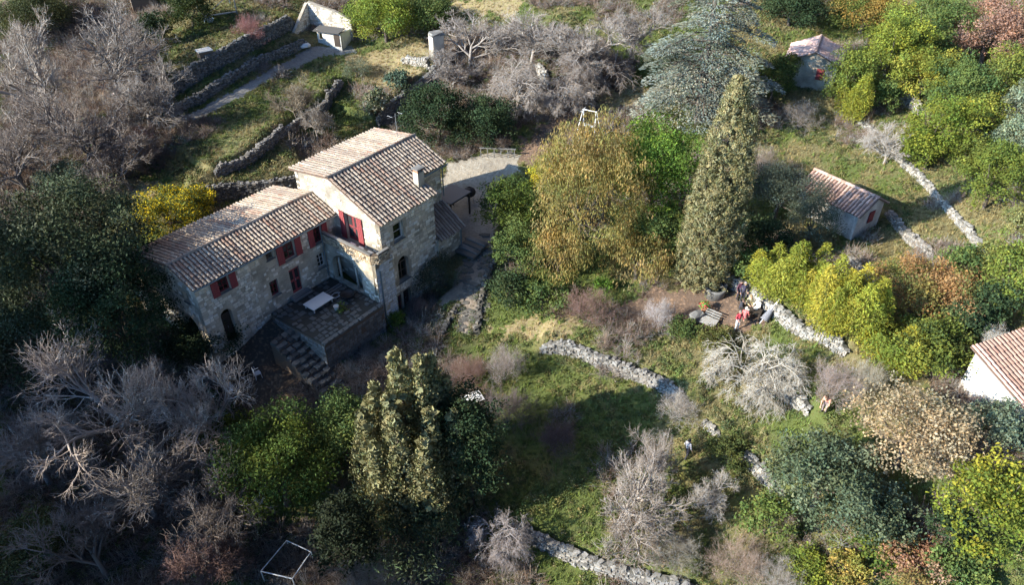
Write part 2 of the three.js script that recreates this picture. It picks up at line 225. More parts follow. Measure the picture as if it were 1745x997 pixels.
WS.forEach((w, wi) => {
  rnd = RNG(300 + wi);
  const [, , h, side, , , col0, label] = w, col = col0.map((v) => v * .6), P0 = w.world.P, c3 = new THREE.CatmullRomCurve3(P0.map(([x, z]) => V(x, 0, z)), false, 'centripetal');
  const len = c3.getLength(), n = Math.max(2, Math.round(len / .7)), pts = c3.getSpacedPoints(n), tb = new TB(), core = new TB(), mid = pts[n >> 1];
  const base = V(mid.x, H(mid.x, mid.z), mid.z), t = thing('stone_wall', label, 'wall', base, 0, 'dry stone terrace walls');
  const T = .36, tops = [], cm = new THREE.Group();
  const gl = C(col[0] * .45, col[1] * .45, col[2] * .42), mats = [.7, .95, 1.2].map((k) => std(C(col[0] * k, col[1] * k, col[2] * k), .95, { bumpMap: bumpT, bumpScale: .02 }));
  const nrm = (i) => { const a = pts[Math.max(0, i - 1)], b = pts[Math.min(n, i + 1)], e = b.clone().sub(a).normalize(); return V(-e.z, 0, e.x).multiplyScalar(side); };  // towards uphill
  const lo = (i) => { const p = pts[i], m = nrm(i); return H(p.x - m.x * .4, p.z - m.z * .4); };
  for (let i = 0; i <= n; i++) tops.push(lo(i) + h * (i === 0 || i === n ? .55 : 1) * (w[0] === 'upper' || w[0] === 'back' ? rr(.94, 1.03) : rr(.78, 1.04)));
  for (let i = 0; i < n; i++) {
    const a = pts[i], b = pts[i + 1], e = b.clone().sub(a), L = e.length(); e.normalize(); const up0 = nrm(i), up1 = nrm(i + 1), y0 = Math.min(lo(i), lo(i + 1)) - .5, f = V(e.z, 0, -e.x).multiplyScalar(side);
    const A = a.clone().addScaledVector(up0, -T / 2), B = b.clone().addScaledVector(up1, -T / 2), A2 = a.clone().addScaledVector(up0, T / 2), B2 = b.clone().addScaledVector(up1, T / 2), at = (p, y) => V(p.x - base.x, y - base.y, p.z - base.z);
    const q = (p1, p2, p3, p4) => core.quad(p1, p2, p3, p4, gl);
    q(at(A, y0), at(B, y0), at(B, tops[i + 1]), at(A, tops[i])); q(at(A2, y0), at(A2, tops[i]), at(B2, tops[i + 1]), at(B2, y0)); q(at(A, tops[i]), at(B, tops[i + 1]), at(B2, tops[i + 1]), at(A2, tops[i]));
    if (i === 0) q(at(A, y0), at(A, tops[0]), at(A2, tops[0]), at(A2, y0)); if (i === n - 1) q(at(B, y0), at(B2, y0), at(B2, tops[n]), at(B, tops[n]));
    let y = y0 + .1; const X = e.clone().multiplyScalar(side);
    while (y < Math.max(tops[i], tops[i + 1])) {
      const ch = rr(.11, .24); let s = rr(-.12, 0);
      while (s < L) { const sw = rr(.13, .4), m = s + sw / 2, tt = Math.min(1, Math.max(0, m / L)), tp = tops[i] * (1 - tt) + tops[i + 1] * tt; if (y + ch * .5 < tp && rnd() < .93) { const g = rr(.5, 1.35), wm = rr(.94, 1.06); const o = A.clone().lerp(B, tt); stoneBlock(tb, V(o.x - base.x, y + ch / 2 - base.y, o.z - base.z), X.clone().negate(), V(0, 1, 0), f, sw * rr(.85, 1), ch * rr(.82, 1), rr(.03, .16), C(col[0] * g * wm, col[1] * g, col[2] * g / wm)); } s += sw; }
      y += ch;
    }
    for (let s = 0; s < L;) { const sw = rr(.22, .5), tt = Math.min(1, (s + sw / 2) / L), o = a.clone().lerp(b, tt), tp = tops[i] * (1 - tt) + tops[i + 1] * tt; const m = part('coping_stone', copings[Math.floor(rnd() * 4)], mats[Math.floor(rnd() * 3)], t); m.position.set(o.x - base.x + rr(-.13, .13), tp - base.y + rr(-.05, .07), o.z - base.z + rr(-.13, .13)); m.scale.set(sw * rr(.6, .95), rr(.08, .2), rr(.22, .46)); m.rotation.set(rr(-.25, .25), -Math.atan2(e.z, e.x) + rr(-.8, .8), rr(-.25, .25)); s += sw * .97; }
  }
  part('wall_core', core.geo(), vcol(1), t);
  part('stones', tb.geo(), M.stone, t).userData.kind = 'stuff';
});

// ---------------------------------------------------------------- building helpers
function panel(parent, name, X, Y0, o, poly, holes, mat, t = .4) {   // a wall: outline in (s, y), outside at z = 0
  const sh = new THREE.Shape(poly.map(([a, b]) => new THREE.Vector2(a, b)));
  for (const h of holes) { const p = new THREE.Path(), [a, b, c, d, arch] = h; if (arch) { const r = (b - a) / 2, k = arch; p.moveTo(a, c); p.lineTo(b, c); p.lineTo(b, d - r * k); p.absellipse((a + b) / 2, d - r * k, r, r * k, 0, Math.PI, false); p.lineTo(a, c); } else { p.moveTo(a, c); p.lineTo(b, c); p.lineTo(b, d); p.lineTo(a, d); p.lineTo(a, c); } sh.holes.push(p); }
  const g = new THREE.ExtrudeGeometry(sh, { depth: t, bevelEnabled: false, curveSegments: 10 }).translate(0, 0, -t);
  const Z = X.clone().cross(V(0, 1, 0)), m4 = new THREE.Matrix4().makeBasis(X, V(0, 1, 0), Z).setPosition(o); g.applyMatrix4(m4);
  const m = part(name, g, mat, parent); m.userData.frame = undefined; return { mesh: m, X, Z, o, poly, holes };
}
function polyTop(poly, s) { const hits = []; for (let i = 0; i < poly.length; i++) { const [a, b] = poly[i], [c, d] = poly[(i + 1) % poly.length]; if (a === c) continue; if ((s - a) * (s - c) <= 0) hits.push(b + (d - b) * (s - a) / (c - a)); } return [Math.min(...hits), Math.max(...hits)]; }
function facing(pn, dens, pal, size = 1, s0 = -1e9, s1 = 1e9) {
  const tb = new TB(), ss = pn.poly.map((p) => p[0]), a = Math.max(s0, Math.min(...ss)), b = Math.min(s1, Math.max(...ss)), ys = pn.poly.map((p) => p[1]);
  for (let y = Math.min(...ys); y < Math.max(...ys);) {
    const ch = rr(.16, .3) * size;
    for (let s = a + .02; s < b;) {
      const sw = Math.min(rr(.2, .5) * size, b - s), m = s + sw / 2; s += sw; if (sw < .08 || rnd() > dens) continue;
      const t1 = polyTop(pn.poly, Math.min(b - .01, Math.max(a + .01, m))); if (y + ch > t1[1] - .05 || y < t1[0]) continue;
      if (pn.holes.some((h) => m + sw / 2 > h[0] - .08 && m - sw / 2 < h[1] + .08 && y + ch > h[2] - .08 && y < h[3] + .08)) continue;
      const k = pal[Math.floor(rnd() * pal.length)], g = rr(.8, 1.18);
      stoneBlock(tb, pn.o.clone().addScaledVector(pn.X, m).add(V(0, y + ch / 2, 0)), pn.X, V(0, 1, 0), pn.Z, sw * rr(.82, .96), ch * rr(.8, .95), rr(.012, .04), C(k[0] * g, k[1] * g, k[2] * g));
    } y += ch;
  }
  if (tb.i.length) part('stone_facing', tb.geo(), M.stone, pn.mesh).userData.kind = 'stuff';
}
const tilePal = [[.37, .29, .22], [.41, .335, .26], [.34, .25, .185], [.3, .18, .13], [.36, .3, .24], [.29, .235, .19], [.44, .365, .29], [.33, .27, .215], [.24, .19, .155]];
function tileRoof(parent, name, e0, e1, r0, r1, sp = .36, pal = tilePal, opt = {}) {   // eave e0-e1, ridge r0-r1: deck with rows of barrel tiles
  const T = .1, up = e1.clone().sub(e0).cross(r0.clone().sub(e0)).normalize(); if (up.y < 0) up.negate();
  const tb = new TB(), dn = up.clone().multiplyScalar(-T), col = C(.15, .1, .075), E0 = e0.clone().add(dn), E1 = e1.clone().add(dn), R0 = r0.clone().add(dn), R1 = r1.clone().add(dn);
  const rev = e1.clone().sub(e0).cross(r0.clone().sub(e0)).y < 0; const q = (a, b, c, d) => rev ? tb.quad(d, c, b, a, col) : tb.quad(a, b, c, d, col);
  q(e0, e1, r1, r0); q(E0, R0, R1, E1); q(e0, E0, E1, e1); q(r0, r1, R1, R0); q(e0, r0, R0, E0); q(e1, E1, R1, r1);
  const deck = part(name, tb.geo(), M.tile, parent); const L = e0.distanceTo(e1), n = Math.round(L / sp), w = sp * .33;
  for (let i = 0; i < n; i++) {
    const t = (i + .5) / n, A = e0.clone().lerp(e1, t), B = r0.clone().lerp(r1, t), d = B.clone().sub(A), S = d.length(); d.normalize(); const side = d.clone().cross(up).normalize(), b = new TB(), tl = .42; const nt = Math.max(1, Math.round(S / tl)), st = S / nt; const rowk = rr(.9, 1.1), rowc = pal[Math.floor(rnd() * pal.length)];
    for (let k = -0; k < nt; k++) {
      const kk = pal[Math.floor(rnd() * pal.length)], g = rr(.9, 1.08) * rowk, km = rnd() < .12 ? 1 : .35, c = C((kk[0] * km + rowc[0] * (1 - km)) * g, (kk[1] * km + rowc[1] * (1 - km)) * g, (kk[2] * km + rowc[2] * (1 - km)) * g), off = rr(-.02, .02), lf = rr(0, .022), s0 = k * st - (k === 0 ? rr(.02, .13) : .05), s1 = (k + 1) * st + .02; const ring = (s, r, lift) => { const l = []; for (let m = 0; m <= 4; m++) { const a = Math.PI * m / 4; l.push(A.clone().addScaledVector(d, s).addScaledVector(side, Math.cos(a) * r + off).addScaledVector(up, Math.sin(a) * r * .85 + lift)); } return l; };
      const P = ring(s0, w * rr(1, 1.12), .022 + lf), Q = ring(s1, w * .88, .004); for (let m = 0; m < 4; m++) b.quad(P[m], P[m + 1], Q[m + 1], Q[m], c); const cc = c.clone().multiplyScalar(.8); b.tri(P[0], P[2], P[1], cc); b.tri(P[0], P[4], P[2], cc); b.tri(P[4], P[3], P[2], cc);
    }
    part('tile_row', b.geo(), M.tile, deck);
  }
  return deck;
}
function ridgeTiles(parent, a, b, r = .15, pal = tilePal) { const d = b.clone().sub(a), L = d.length(); d.normalize(); const side = d.clone().cross(V(0, 1, 0)).normalize(), up = side.clone().cross(d).normalize(), n = Math.round(L / .42), tb = new TB(); for (let k = 0; k < n; k++) { const kk = pal[Math.floor(rnd() * pal.length)], g = rr(.75, 1.05), c = C(kk[0] * g, kk[1] * g, kk[2] * g), ring = (s, q) => [0, 1, 2, 3, 4, 5].map((m) => { const an = Math.PI * m / 5; return a.clone().addScaledVector(d, s).addScaledVector(side, Math.cos(an) * q).addScaledVector(up, Math.sin(an) * q); }); const P = ring(k * L / n - .03, r * 1.08), Q = ring((k + 1) * L / n, r * .92); for (let m = 0; m < 5; m++) tb.quad(P[m], P[m + 1], Q[m + 1], Q[m], c); } part('ridge_tiles', tb.geo(), M.tile, parent); }
function frameOf(pn, s, y, z = 0) { return pn.o.clone().addScaledVector(pn.X, s).add(V(0, y, 0)).addScaledVector(pn.Z, z); }
function orient(g, pn) { return g.applyMatrix4(new THREE.Matrix4().makeBasis(pn.X, V(0, 1, 0), pn.Z).setPosition(pn.o)); }
function windowIn(parent, pn, h, mat = M.frameWhite, bars = [1, 2], dz = -.22) {
  const [a, b, c, d] = h, w = .07, gs = [box(w, d - c, .06, a + w / 2, (c + d) / 2, dz), box(w, d - c, .06, b - w / 2, (c + d) / 2, dz), box(b - a - 2 * w, w, .06, (a + b) / 2, c + w / 2, dz), box(b - a - 2 * w, w, .06, (a + b) / 2, d - w / 2, dz)];
  const f = part('window', orient(merge(gs), pn), mat, parent), x0 = a + w, x1 = b - w, y0 = c + w, y1 = d - w;
  part('pane', orient(box(x1 - x0, y1 - y0, .01, (x0 + x1) / 2, (y0 + y1) / 2, dz - .01), pn), M.glass, f);
  const mb = []; for (let i = 1; i <= bars[0]; i++) mb.push(box(.045, y1 - y0, .035, x0 + (x1 - x0) * i / (bars[0] + 1), (y0 + y1) / 2, dz + .02)); for (let i = 1; i <= bars[1]; i++) mb.push(box(x1 - x0, .035, .03, (x0 + x1) / 2, y0 + (y1 - y0) * i / (bars[1] + 1), dz + .022));
  for (const g of mb) part('glazing_bar', orient(g, pn), mat, f);
  part('sill', orient(box(b - a + .16, .06, .2, (a + b) / 2, c - .035, .0, .015), pn), M.concrete, f);
  return f;
}
function shutter(parent, pn, s0, s1, y0, y1, mat = M.red) {
  const w = s1 - s0, s = part('shutter', orient(box(w, y1 - y0, .03, (s0 + s1) / 2, (y0 + y1) / 2, .05), pn), M.redDark, parent);
  const n = Math.max(3, Math.round(w / .16)); for (let i = 0; i < n; i++) part('plank', orient(box(w / n - .018, y1 - y0 - .01, .022, s0 + w * (i + .5) / n, (y0 + y1) / 2, .077, .004), pn), mat, s);
  for (const k of [.15, .85]) part('batten', orient(box(w * .94, .09, .025, (s0 + s1) / 2, y0 + (y1 - y0) * k, .1), pn), mat, s);
}
function doorIn(parent, pn, h, mat = M.red, dz = -.16, panes = true) {
  const [a, b, c, d] = h, w = b - a, m = part('door', orient(box(w - .02, d - c, .05, (a + b) / 2, (c + d) / 2, dz), pn), mat, parent); const n = 2;
  for (let i = 0; i < n; i++) for (let j = 0; j < 2; j++) { const x = a + w * (i + .5) / n, y = c + (d - c) * (j ? .72 : .28); part(panes ? 'pane' : 'door_panel', orient(box(w / n * .62, (d - c) * .34, .02, x, y, dz + .03, .006), pn), panes ? M.dark : M.woodDark, m); }
  part('door_handle', orient(box(.03, .14, .05, a + w * .56, (c + d) / 2, dz + .05), pn), M.metal, m);
}
plasterT.repeat.set(.3, .3);

// ---------------------------------------------------------------- the farmhouse
rnd = RNG(11);
{
  const OU = -9, OY = -2.6, OV = -9, p0 = hw(OU, OY, OV), h = thing('stone_farmhouse', 'large stone farmhouse with tiled tower, long wing and red shutters', 'house', p0, HA); h.scale.setScalar(HK);
  const L = (u, y, v) => V(u - OU, y - OY, v - OV), U = V(1, 0, 0), Ub = V(-1, 0, 0), W = V(0, 0, 1), Wb = V(0, 0, -1);
  const pale = [[.7, .61, .48], [.6, .51, .39], [.74, .66, .54], [.5, .42, .32], [.64, .55, .42], [.76, .7, .6]], Y0 = -2.9;
  // wing front: s = u + 19.3
  const f = (a) => a + 19.3;
  const wf = panel(h, 'wing_wall', U, 0, L(-19.3, 0, -9.1), [[0, -1.5], [10.9, -1.5], [10.9, 4.72], [0, 4.72]], [
    [f(-17.75), f(-17.0), 3.25, 4.35], [f(-18.2), f(-17.4), -.6, 2.05, 1], [f(-14.15), f(-13.6), 3.75, 4.3], [f(-12.85), f(-11.95), 3.0, 4.45], [f(-14.4), f(-13.75), .95, 2.15], [f(-12.8), f(-11.95), .2, 2.2], [f(-10.4), f(-9.72), 1.0, 2.15], [f(-10.3), f(-9.62), 3.0, 4.35]], M.mortar);
  facing(wf, .88, pale, .9, -1, 3.9); facing(wf, .42, pale, .9, 3.9, 20);
  const WH = wf.holes; windowIn(h, wf, WH[0], M.redDark); windowIn(h, wf, WH[2], M.wood, [1, 0]); windowIn(h, wf, WH[3], M.redDark); windowIn(h, wf, WH[4], M.redDark, [1, 2]); windowIn(h, wf, WH[6], M.frameWhite); windowIn(h, wf, WH[7], M.redDark);
  doorIn(h, wf, WH[5]); doorIn(h, wf, [WH[1][0], WH[1][1], -.6, 1.55], M.woodDark, -.36, false);
  shutter(h, wf, f(-18.28), f(-17.78), 3.2, 4.4); shutter(h, wf, f(-16.97), f(-16.5), 3.2, 4.4); shutter(h, wf, f(-13.4), f(-12.88), 2.95, 4.5); shutter(h, wf, f(-11.92), f(-11.42), 2.95, 4.5); shutter(h, wf, f(-10.8), f(-10.33), 2.95, 4.4); shutter(h, wf, f(-9.6), f(-9.15), 2.95, 4.4);
  part('door_step', orient(box(1.5, .22, .6, f(-12.4), .1, .3, .03), wf), M.concrete, h);
  const wl = panel(h, 'wing_wall', W, 0, L(-19.3, 0, -15), [[0, -1.5], [5.5, -1.5], [5.5, 4.72], [4.0, 5.35], [0, 4.55]], [[3.3, 4.9, -1.2, 1.7, 1], [4.4, 4.9, 3.0, 3.8]], M.mortar); facing(wl, .85, pale, .95);
  windowIn(h, wl, wl.holes[1], M.wood, [0, 0]); part('dark_doorway', orient(box(1.58, 2.0, .05, 4.1, -.2, -.38), wl), M.woodDark, h);
  panel(h, 'wing_wall', Ub, 0, L(-8.4, 0, -15), [[0, -1.5], [10.5, -1.5], [10.5, 4.55], [0, 4.55]], [], M.mortar);
  const wr0 = L(-19.55, 5.62, -11), wr1 = L(-8.42, 5.62, -11);
  tileRoof(h, 'wing_roof', L(-19.55, 4.76, -8.72), L(-8.42, 4.76, -8.72), wr0, wr1, .26);
  tileRoof(h, 'wing_roof', L(-8.42, 4.72, -15.3), L(-19.55, 4.72, -15.3), wr1, wr0, .26); ridgeTiles(h, wr0, wr1, .13);
  tileRoof(h, 'annex_roof', L(-13.4, 3.9, -16.7), L(-19.9, 3.9, -16.7), L(-13.4, 4.4, -15.0), L(-19.9, 4.4, -15.0), .27);
  panel(h, 'annex_wall', W, 0, L(-19.6, 0, -16.5), [[0, -1.5], [1.5, -1.5], [1.5, 4.3], [0, 3.8]], [], M.mortar, .3); panel(h, 'annex_wall', Ub, 0, L(-13.6, 0, -16.5), [[0, -1.5], [5.7, -1.5], [5.7, 3.8], [0, 3.8]], [], M.mortar, .3);
  // tower
  const tl = panel(h, 'tower_wall', W, 0, L(-8.4, 0, -12.6), [[0, Y0], [8.1, Y0], [8.1, 5.42], [3.8, 7.32], [0, 6.8]], [[4.72, 5.9, 3.0, 5.1]], M.plaster); facing(tl, .22, [[.72, .66, .54], [.64, .57, .46]], .9);
  { const hh = tl.holes[0]; doorIn(h, tl, hh, M.redDark, -.2); shutter(h, tl, 4.2, 4.7, 3.02, 5.15); shutter(h, tl, 5.92, 6.42, 3.02, 5.15); }
  const g = (a) => a + 8.4;
  const tf = panel(h, 'tower_wall', U, 0, L(-8.4, 0, -4.5), [[0, Y0], [5.2, Y0], [5.2, 5.42], [0, 5.42]], [[g(-7.25), g(-6.32), 3.4, 4.72], [g(-7.2), g(-6.15), -.05, 1.95, 1], [g(-8.0), g(-7.2), -2.75, -1.0], [g(-7.0), g(-6.25), -2.75, -.9]], M.mortar); facing(tf, .92, pale, 1);
  windowIn(h, tf, tf.holes[0], M.frameWhite, [0, 1]); windowIn(h, tf, [tf.holes[1][0], tf.holes[1][1], -.05, 1.4], M.wood, [1, 1], -.32); doorIn(h, tf, tf.holes[2], M.redDark, -.2, false); doorIn(h, tf, tf.holes[3], M.woodDark, -.3, false);
  const ts = panel(h, 'tower_wall', Wb, 0, L(-3.2, 0, -4.5), [[0, Y0], [1.7, Y0], [1.7, 6.15], [0, 5.42]], [], M.mortar); facing(ts, .9, pale, 1);
  const tr = panel(h, 'tower_wall', U, 0, L(-3.2, 0, -6.2), [[0, Y0], [2.7, Y0], [2.7, 6.12], [0, 6.12]], [[.5, 1.15, 4.2, 5.2]], M.mortar); facing(tr, .85, pale, 1); windowIn(h, tr, tr.holes[0], M.wood, [0, 1]);
  const tg = panel(h, 'tower_wall', Wb, 0, L(-.5, 0, -6.2), [[0, Y0], [6.4, Y0], [6.4, 6.8], [2.6, 7.32], [0, 6.12]], [], M.mortar); facing(tg, .8, pale, 1);
  panel(h, 'tower_wall', Ub, 0, L(-.5, 0, -12.6), [[0, Y0], [7.9, Y0], [7.9, 6.8], [0, 6.8]], [], M.mortar);
  const tR = L(-8.62, 7.5, -8.8), tRm = L(-3.05, 7.5, -8.8), tR1 = L(-.2, 7.5, -8.8), sl = (v) => 7.5 - (v + 8.8) * .437;
  tileRoof(h, 'tower_roof', L(-8.62, sl(-4.2), -4.2), L(-3.05, sl(-4.2), -4.2), tR, tRm, .29);
  tileRoof(h, 'tower_roof', L(-3.045, sl(-5.85), -5.85), L(-.2, sl(-5.85), -5.85), V(tRm.x + .005, tRm.y, tRm.z), tR1, .29);
  tileRoof(h, 'tower_roof', L(-.2, 6.92, -12.9), L(-8.62, 6.92, -12.9), tR1, tR, .29); ridgeTiles(h, tR, tR1, .14);
  // chimney
  { const y = sl(-5.4); const c = part('chimney', box(.62, 1.3, .5, 0, 0, 0, .02).translate(...L(-3.6, y + .35, -5.35).toArray()), M.plaster, h); part('chimney_cap', box(.76, .08, .64, 0, 0, 0, .02).translate(...L(-3.6, y + 1.24, -5.35).toArray()), M.concrete, c); for (const s of [-1, 1]) part('chimney_brick', box(.1, .2, .46, 0, 0, 0, .01).translate(...L(-3.6 + s * .24, y + 1.1, -5.35).toArray()), M.clay, c); }
  // arched porch and balcony
  const pl = panel(h, 'porch_wall', W, 0, L(-9.6, 0, -9.08), [[0, Y0], [5.05, Y0], [5.05, 2.95], [0, 2.95]], [[.55, 3.5, .02, 2.4, .75]], M.mortar, .35); facing(pl, .35, [[.62, .56, .46], [.7, .65, .56]], .9);
  const pF = panel(h, 'porch_wall', U, 0, L(-9.6, 0, -4.03), [[0, Y0], [1.6, Y0], [1.6, 2.95], [0, 2.95]], [], M.mortar, .35); facing(pF, .95, [[.66, .66, .66], [.56, .56, .56], [.6, .58, .54]], .9);
  for (const s of [1.15, 2.85]) part('porch_column', cyl(.09, .08, 1.95, 0, 0, 0, 10).translate(...L(-9.45, .02, -9.08 + s).toArray()), M.plaster, h);
  part('balcony_floor', box(1.15, .12, 5.0, 0, 0, 0).translate(...L(-9.0, 2.96, -6.55).toArray()), M.concrete, h);
  { const wv = [[.5, .38, .24], [.4, .3, .19], [.58, .48, .34], [.32, .25, .17]]; const q = panel(h, 'parapet', W, 0, L(-9.68, 0, -9.05), [[0, 2.95], [4.75, 2.95], [4.75, 3.72], [0, 3.72]], [], M.earth, .16); facing(q, .96, wv, .55); const r = panel(h, 'parapet', U, 0, L(-9.3, 0, -3.93), [[0, 2.95], [1.0, 2.95], [1.0, 3.72], [0, 3.72]], [], M.earth, .16); facing(r, .96, wv, .55); const d = V(.38, 0, .38).normalize(); const c = panel(h, 'parapet', V(d.x, 0, d.z), 0, L(-9.68, 0, -4.31), [[0, 2.95], [.535, 2.95], [.535, 3.72], [0, 3.72]], [], M.earth, .16); facing(c, .96, wv, .55);
    part('parapet_coping', merge([box(.24, .06, 4.75, 0, 0, 0, .02).translate(...L(-9.6, 3.75, -6.68).toArray()), box(1.0, .06, .24, 0, 0, 0, .02).translate(...L(-8.8, 3.75, -4.01).toArray())]), M.concrete, h); }
  for (const [k, l] of [[-7.0, .5], [-6.2, .45], [-5.3, .5]]) part('balcony_planter', box(.3, .28, l, 0, 0, 0, .03).translate(...L(-9.0, 3.17, k + .2).toArray()), M.whitePaint, h);
  // lean-to
  const ll = panel(h, 'lean_to_wall', U, 0, L(-3.2, 0, -4.35), [[0, Y0], [2.55, Y0], [2.55, 1.52], [0, 1.52]], [], M.mortar); facing(ll, .5, pale, .9);
  const lr = panel(h, 'lean_to_wall', Wb, 0, L(-.65, 0, -4.36), [[0, Y0], [1.45, Y0], [1.45, 2.55], [0, 1.52]], [[.45, 1.1, -2.0, -.3]], M.mortar); doorIn(h, lr, lr.holes[0], M.woodDark, -.2, false);
  tileRoof(h, 'lean_to_roof', L(-3.18, 1.58, -4.0), L(-.4, 1.58, -4.0), L(-3.18, 3.1, -6.18), L(-.4, 3.1, -6.18), .27, [[.3, .22, .17], [.36, .28, .22], [.24, .18, .15], [.4, .33, .27]]);
  // pipes and mast
  const pp = (pts, r) => new THREE.TubeGeometry(new THREE.CatmullRomCurve3(pts, false, 'catmullrom', .05), 24, r, 6);
  part('drain_pipe', pp([L(-.42, 6.0, -6.05), L(-.4, 5.8, -6.1), L(-.4, 3.4, -6.1)], .05), M.pipe, h);
  part('drain_pipe', pp([L(-9.3, 2.4, -3.95), L(-9.3, 1, -3.95), L(-9.3, -1.6, -3.95), L(-9.2, -2.5, -3.6)], .05), M.pipe, h);
  part('drain_pipe', pp([L(-9.75, 4.6, -9.0), L(-9.75, 4.2, -9.02), L(-9.75, .1, -9.02)], .045), M.pipe, h);
  part('drain_pipe', pp([L(-.7, 1.5, -4.2), L(-.72, 1.2, -4.28), L(-.72, -2.0, -4.28)], .05), M.pipe, h);
  part('gutter', merge([pp([L(-19.5, 4.68, -8.62), L(-8.5, 4.66, -8.62)], .06), pp([L(-3.0, 6.05, -5.75), L(-.2, 6.04, -5.75)], .06)]), M.pipe, h);
  part('antenna_mast', merge([rod(L(-1.2, 7.3, -9.6), L(-1.2, 9.3, -9.6), .025), rod(L(-1.9, 9.1, -9.7), L(-.5, 9.1, -9.5), .012), rod(L(-1.7, 9.2, -9.9), L(-1.7, 9.2, -9.4), .01), rod(L(-.8, 9.2, -9.8), L(-.8, 9.2, -9.3), .01)]), M.metal, h);
  shadow(h);
}
// ---------------------------------------------------------------- patio, stairs, shelter
rnd = RNG(12);
{
  const t = thing('patio', 'raised stone patio with flagstones in front of the farmhouse wing', 'patio', hw(-12.3, -2.6, -6.3), HA); t.scale.setScalar(HK); t.userData.kind = 'structure';
  part('patio_core', box(5.2, 2.55, 5.3, 0, 1.275, 0), std(C(.05, .045, .035), 1), t);
  const tb = []; for (let y = -2.65; y < 2.6;) { const d = rr(.35, .6); for (let x = -2.6; x < 2.58;) { const w = Math.min(rr(.28, .62), 2.6 - x); if (w > .15) { if (rnd() < .24) { x += w; continue; } const m = part('flagstone', copings[Math.floor(rnd() * 4)], [(M.flag0 ??= std(C(.125, .118, .105), .95)), (M.flag1 ??= std(C(.1, .095, .085), .95)), (M.flag2 ??= std(C(.135, .125, .11), .95))][Math.floor(rnd() * 3)], t); m.rotation.y = rr(-.5, .5); m.scale.set(w * rr(.65, .92), .06, Math.min(d, 2.62 - y) * rr(.6, .9)); m.position.set(x + w / 2, 2.565, y + Math.min(d, 2.62 - y) / 2); } x += w; } y += d; }
  const greys = [[.17, .16, .145], [.21, .2, .18], [.13, .125, .115]];
  const a = panel(t, 'retaining_wall', V(1, 0, 0), 0, V(-2.6, 0, 2.68), [[0, 0], [5.2, 0], [5.2, 2.5], [0, 2.5]], [], M.earth, .02); facing(a, .95, greys, 1); const b = panel(t, 'retaining_wall', V(0, 0, 1), 0, V(-2.62, 0, -2.6), [[0, 0], [5.25, 0], [5.25, 2.5], [0, 2.5]], [], M.earth, .015); facing(b, .95, greys, 1);
  for (let i = 0; i < 12; i++) { const m = part('coping_stone', copings[i % 4], M.flag2, t); m.scale.set(.42, .12, .34); m.position.set(-2.4 + i * .43, 2.6, 2.55); }
  const s = thing('stone_stairs', 'worn stone stairs going down beside the patio wall', 'stairs', hw(-15.75, -2.6, -4.6), HA); s.scale.setScalar(HK);
  for (let i = 0; i < 10; i++) { for (let j = 0; j < 4; j++) { const m = part('step_stone', copings[(i + j) % 4], [M.flag1, M.stepDark ??= std(C(.06, .055, .05), 1), M.flag2][(i * 2 + j) % 3], s); m.scale.set(rr(.36, .5), .2, rr(.42, .56)); m.position.set(-.62 + j * .42 + rr(-.05, .05), (10 - i) * .22 - .02 + rr(-.03, .03), -2.2 + i * .46 + rr(-.05, .05)); m.rotation.y = rr(-.2, .2); } part('step_core', box(1.6, .1 + (10 - i) * .22, .46, 0, (.1 + (10 - i) * .22) / 2 - .15, -2.2 + i * .46), M.earth, s); }
  const tp = hw(-12.35, .0, -7.05), tt = thing('patio_table', 'long white rectangular table on the farmhouse patio', 'table', hw(-12.35, .0, -7.05), HA); part('tabletop', box(1.95, .07, 1.2, 0, .36, 0, .015), std(C(.8, .77, .72), .6), tt); for (const [x, z] of [[-.85, -.48], [.85, -.48], [-.85, .48], [.85, .48]]) part('leg', box(.07, .33, .07, x, .165, z), M.frameWhite, tt);
  const b1 = thing('fire_bowl', 'round black fire bowl on the patio near the arched porch', 'fire bowl', hw(-10.7, .0, -6.0), 0); part('bowl', new THREE.LatheGeometry([[.02, .18], [.35, .22], [.52, .4], [.56, .5], [.5, .5], [.34, .3], [.02, .26]].map(([x, y]) => new THREE.Vector2(x, y)), 18), M.black, b1); for (let i = 0; i < 3; i++) { const a2 = i * 2.1; part('leg', rod(V(Math.cos(a2) * .3, .01, Math.sin(a2) * .3), V(Math.cos(a2) * .28, .24, Math.sin(a2) * .28), .025), M.black, b1); }
  const hs = thing('garden_hose', 'pale garden hose coiled on the patio flagstones', 'hose', hw(-11.0, .03, -6.9), HA); const pts = []; for (let i = 0; i < 60; i++) { const k = i / 6; pts.push(V(Math.cos(k) * (.25 + i * .003), .02 + i * .0012, Math.sin(k) * (.22 + i * .002))); } part('hose_coil', new THREE.TubeGeometry(new THREE.CatmullRomCurve3(pts), 120, .02, 5), M.tarp, hs);
  const bn = thing('plank_pile', 'two long grey boards lying on the patio toward the porch', 'boards', hw(-10.9, .03, -7.7), HA); for (const k of [0, 1]) part('plank', box(2.2, .06, .16, 0, .04, k * .26, .008), M.concrete, bn);
  const pt = thing('plant_pot', 'small pale pot standing on the patio in front of the white table', 'pot', hw(-12.0, .03, -5.7)); part('pot', new THREE.LatheGeometry([[.02, .0], [.13, 0], [.2, .32], [.22, .34], [.18, .34], [.15, .28], [.02, .28]].map(([x, y]) => new THREE.Vector2(x, y)), 14), M.frameWhite, pt);
  // courtyard shelter on the right of the tower
  const sp = hit(772, 372, 0), sh = thing('lean_shelter', 'low grey flat roofed shelter beside the tower in the courtyard', 'shelter', hw(1.3, 0, -6.9).setY(H(hw(1.3, 0, -6.9).x, hw(1.3, 0, -6.9).z)), HA);
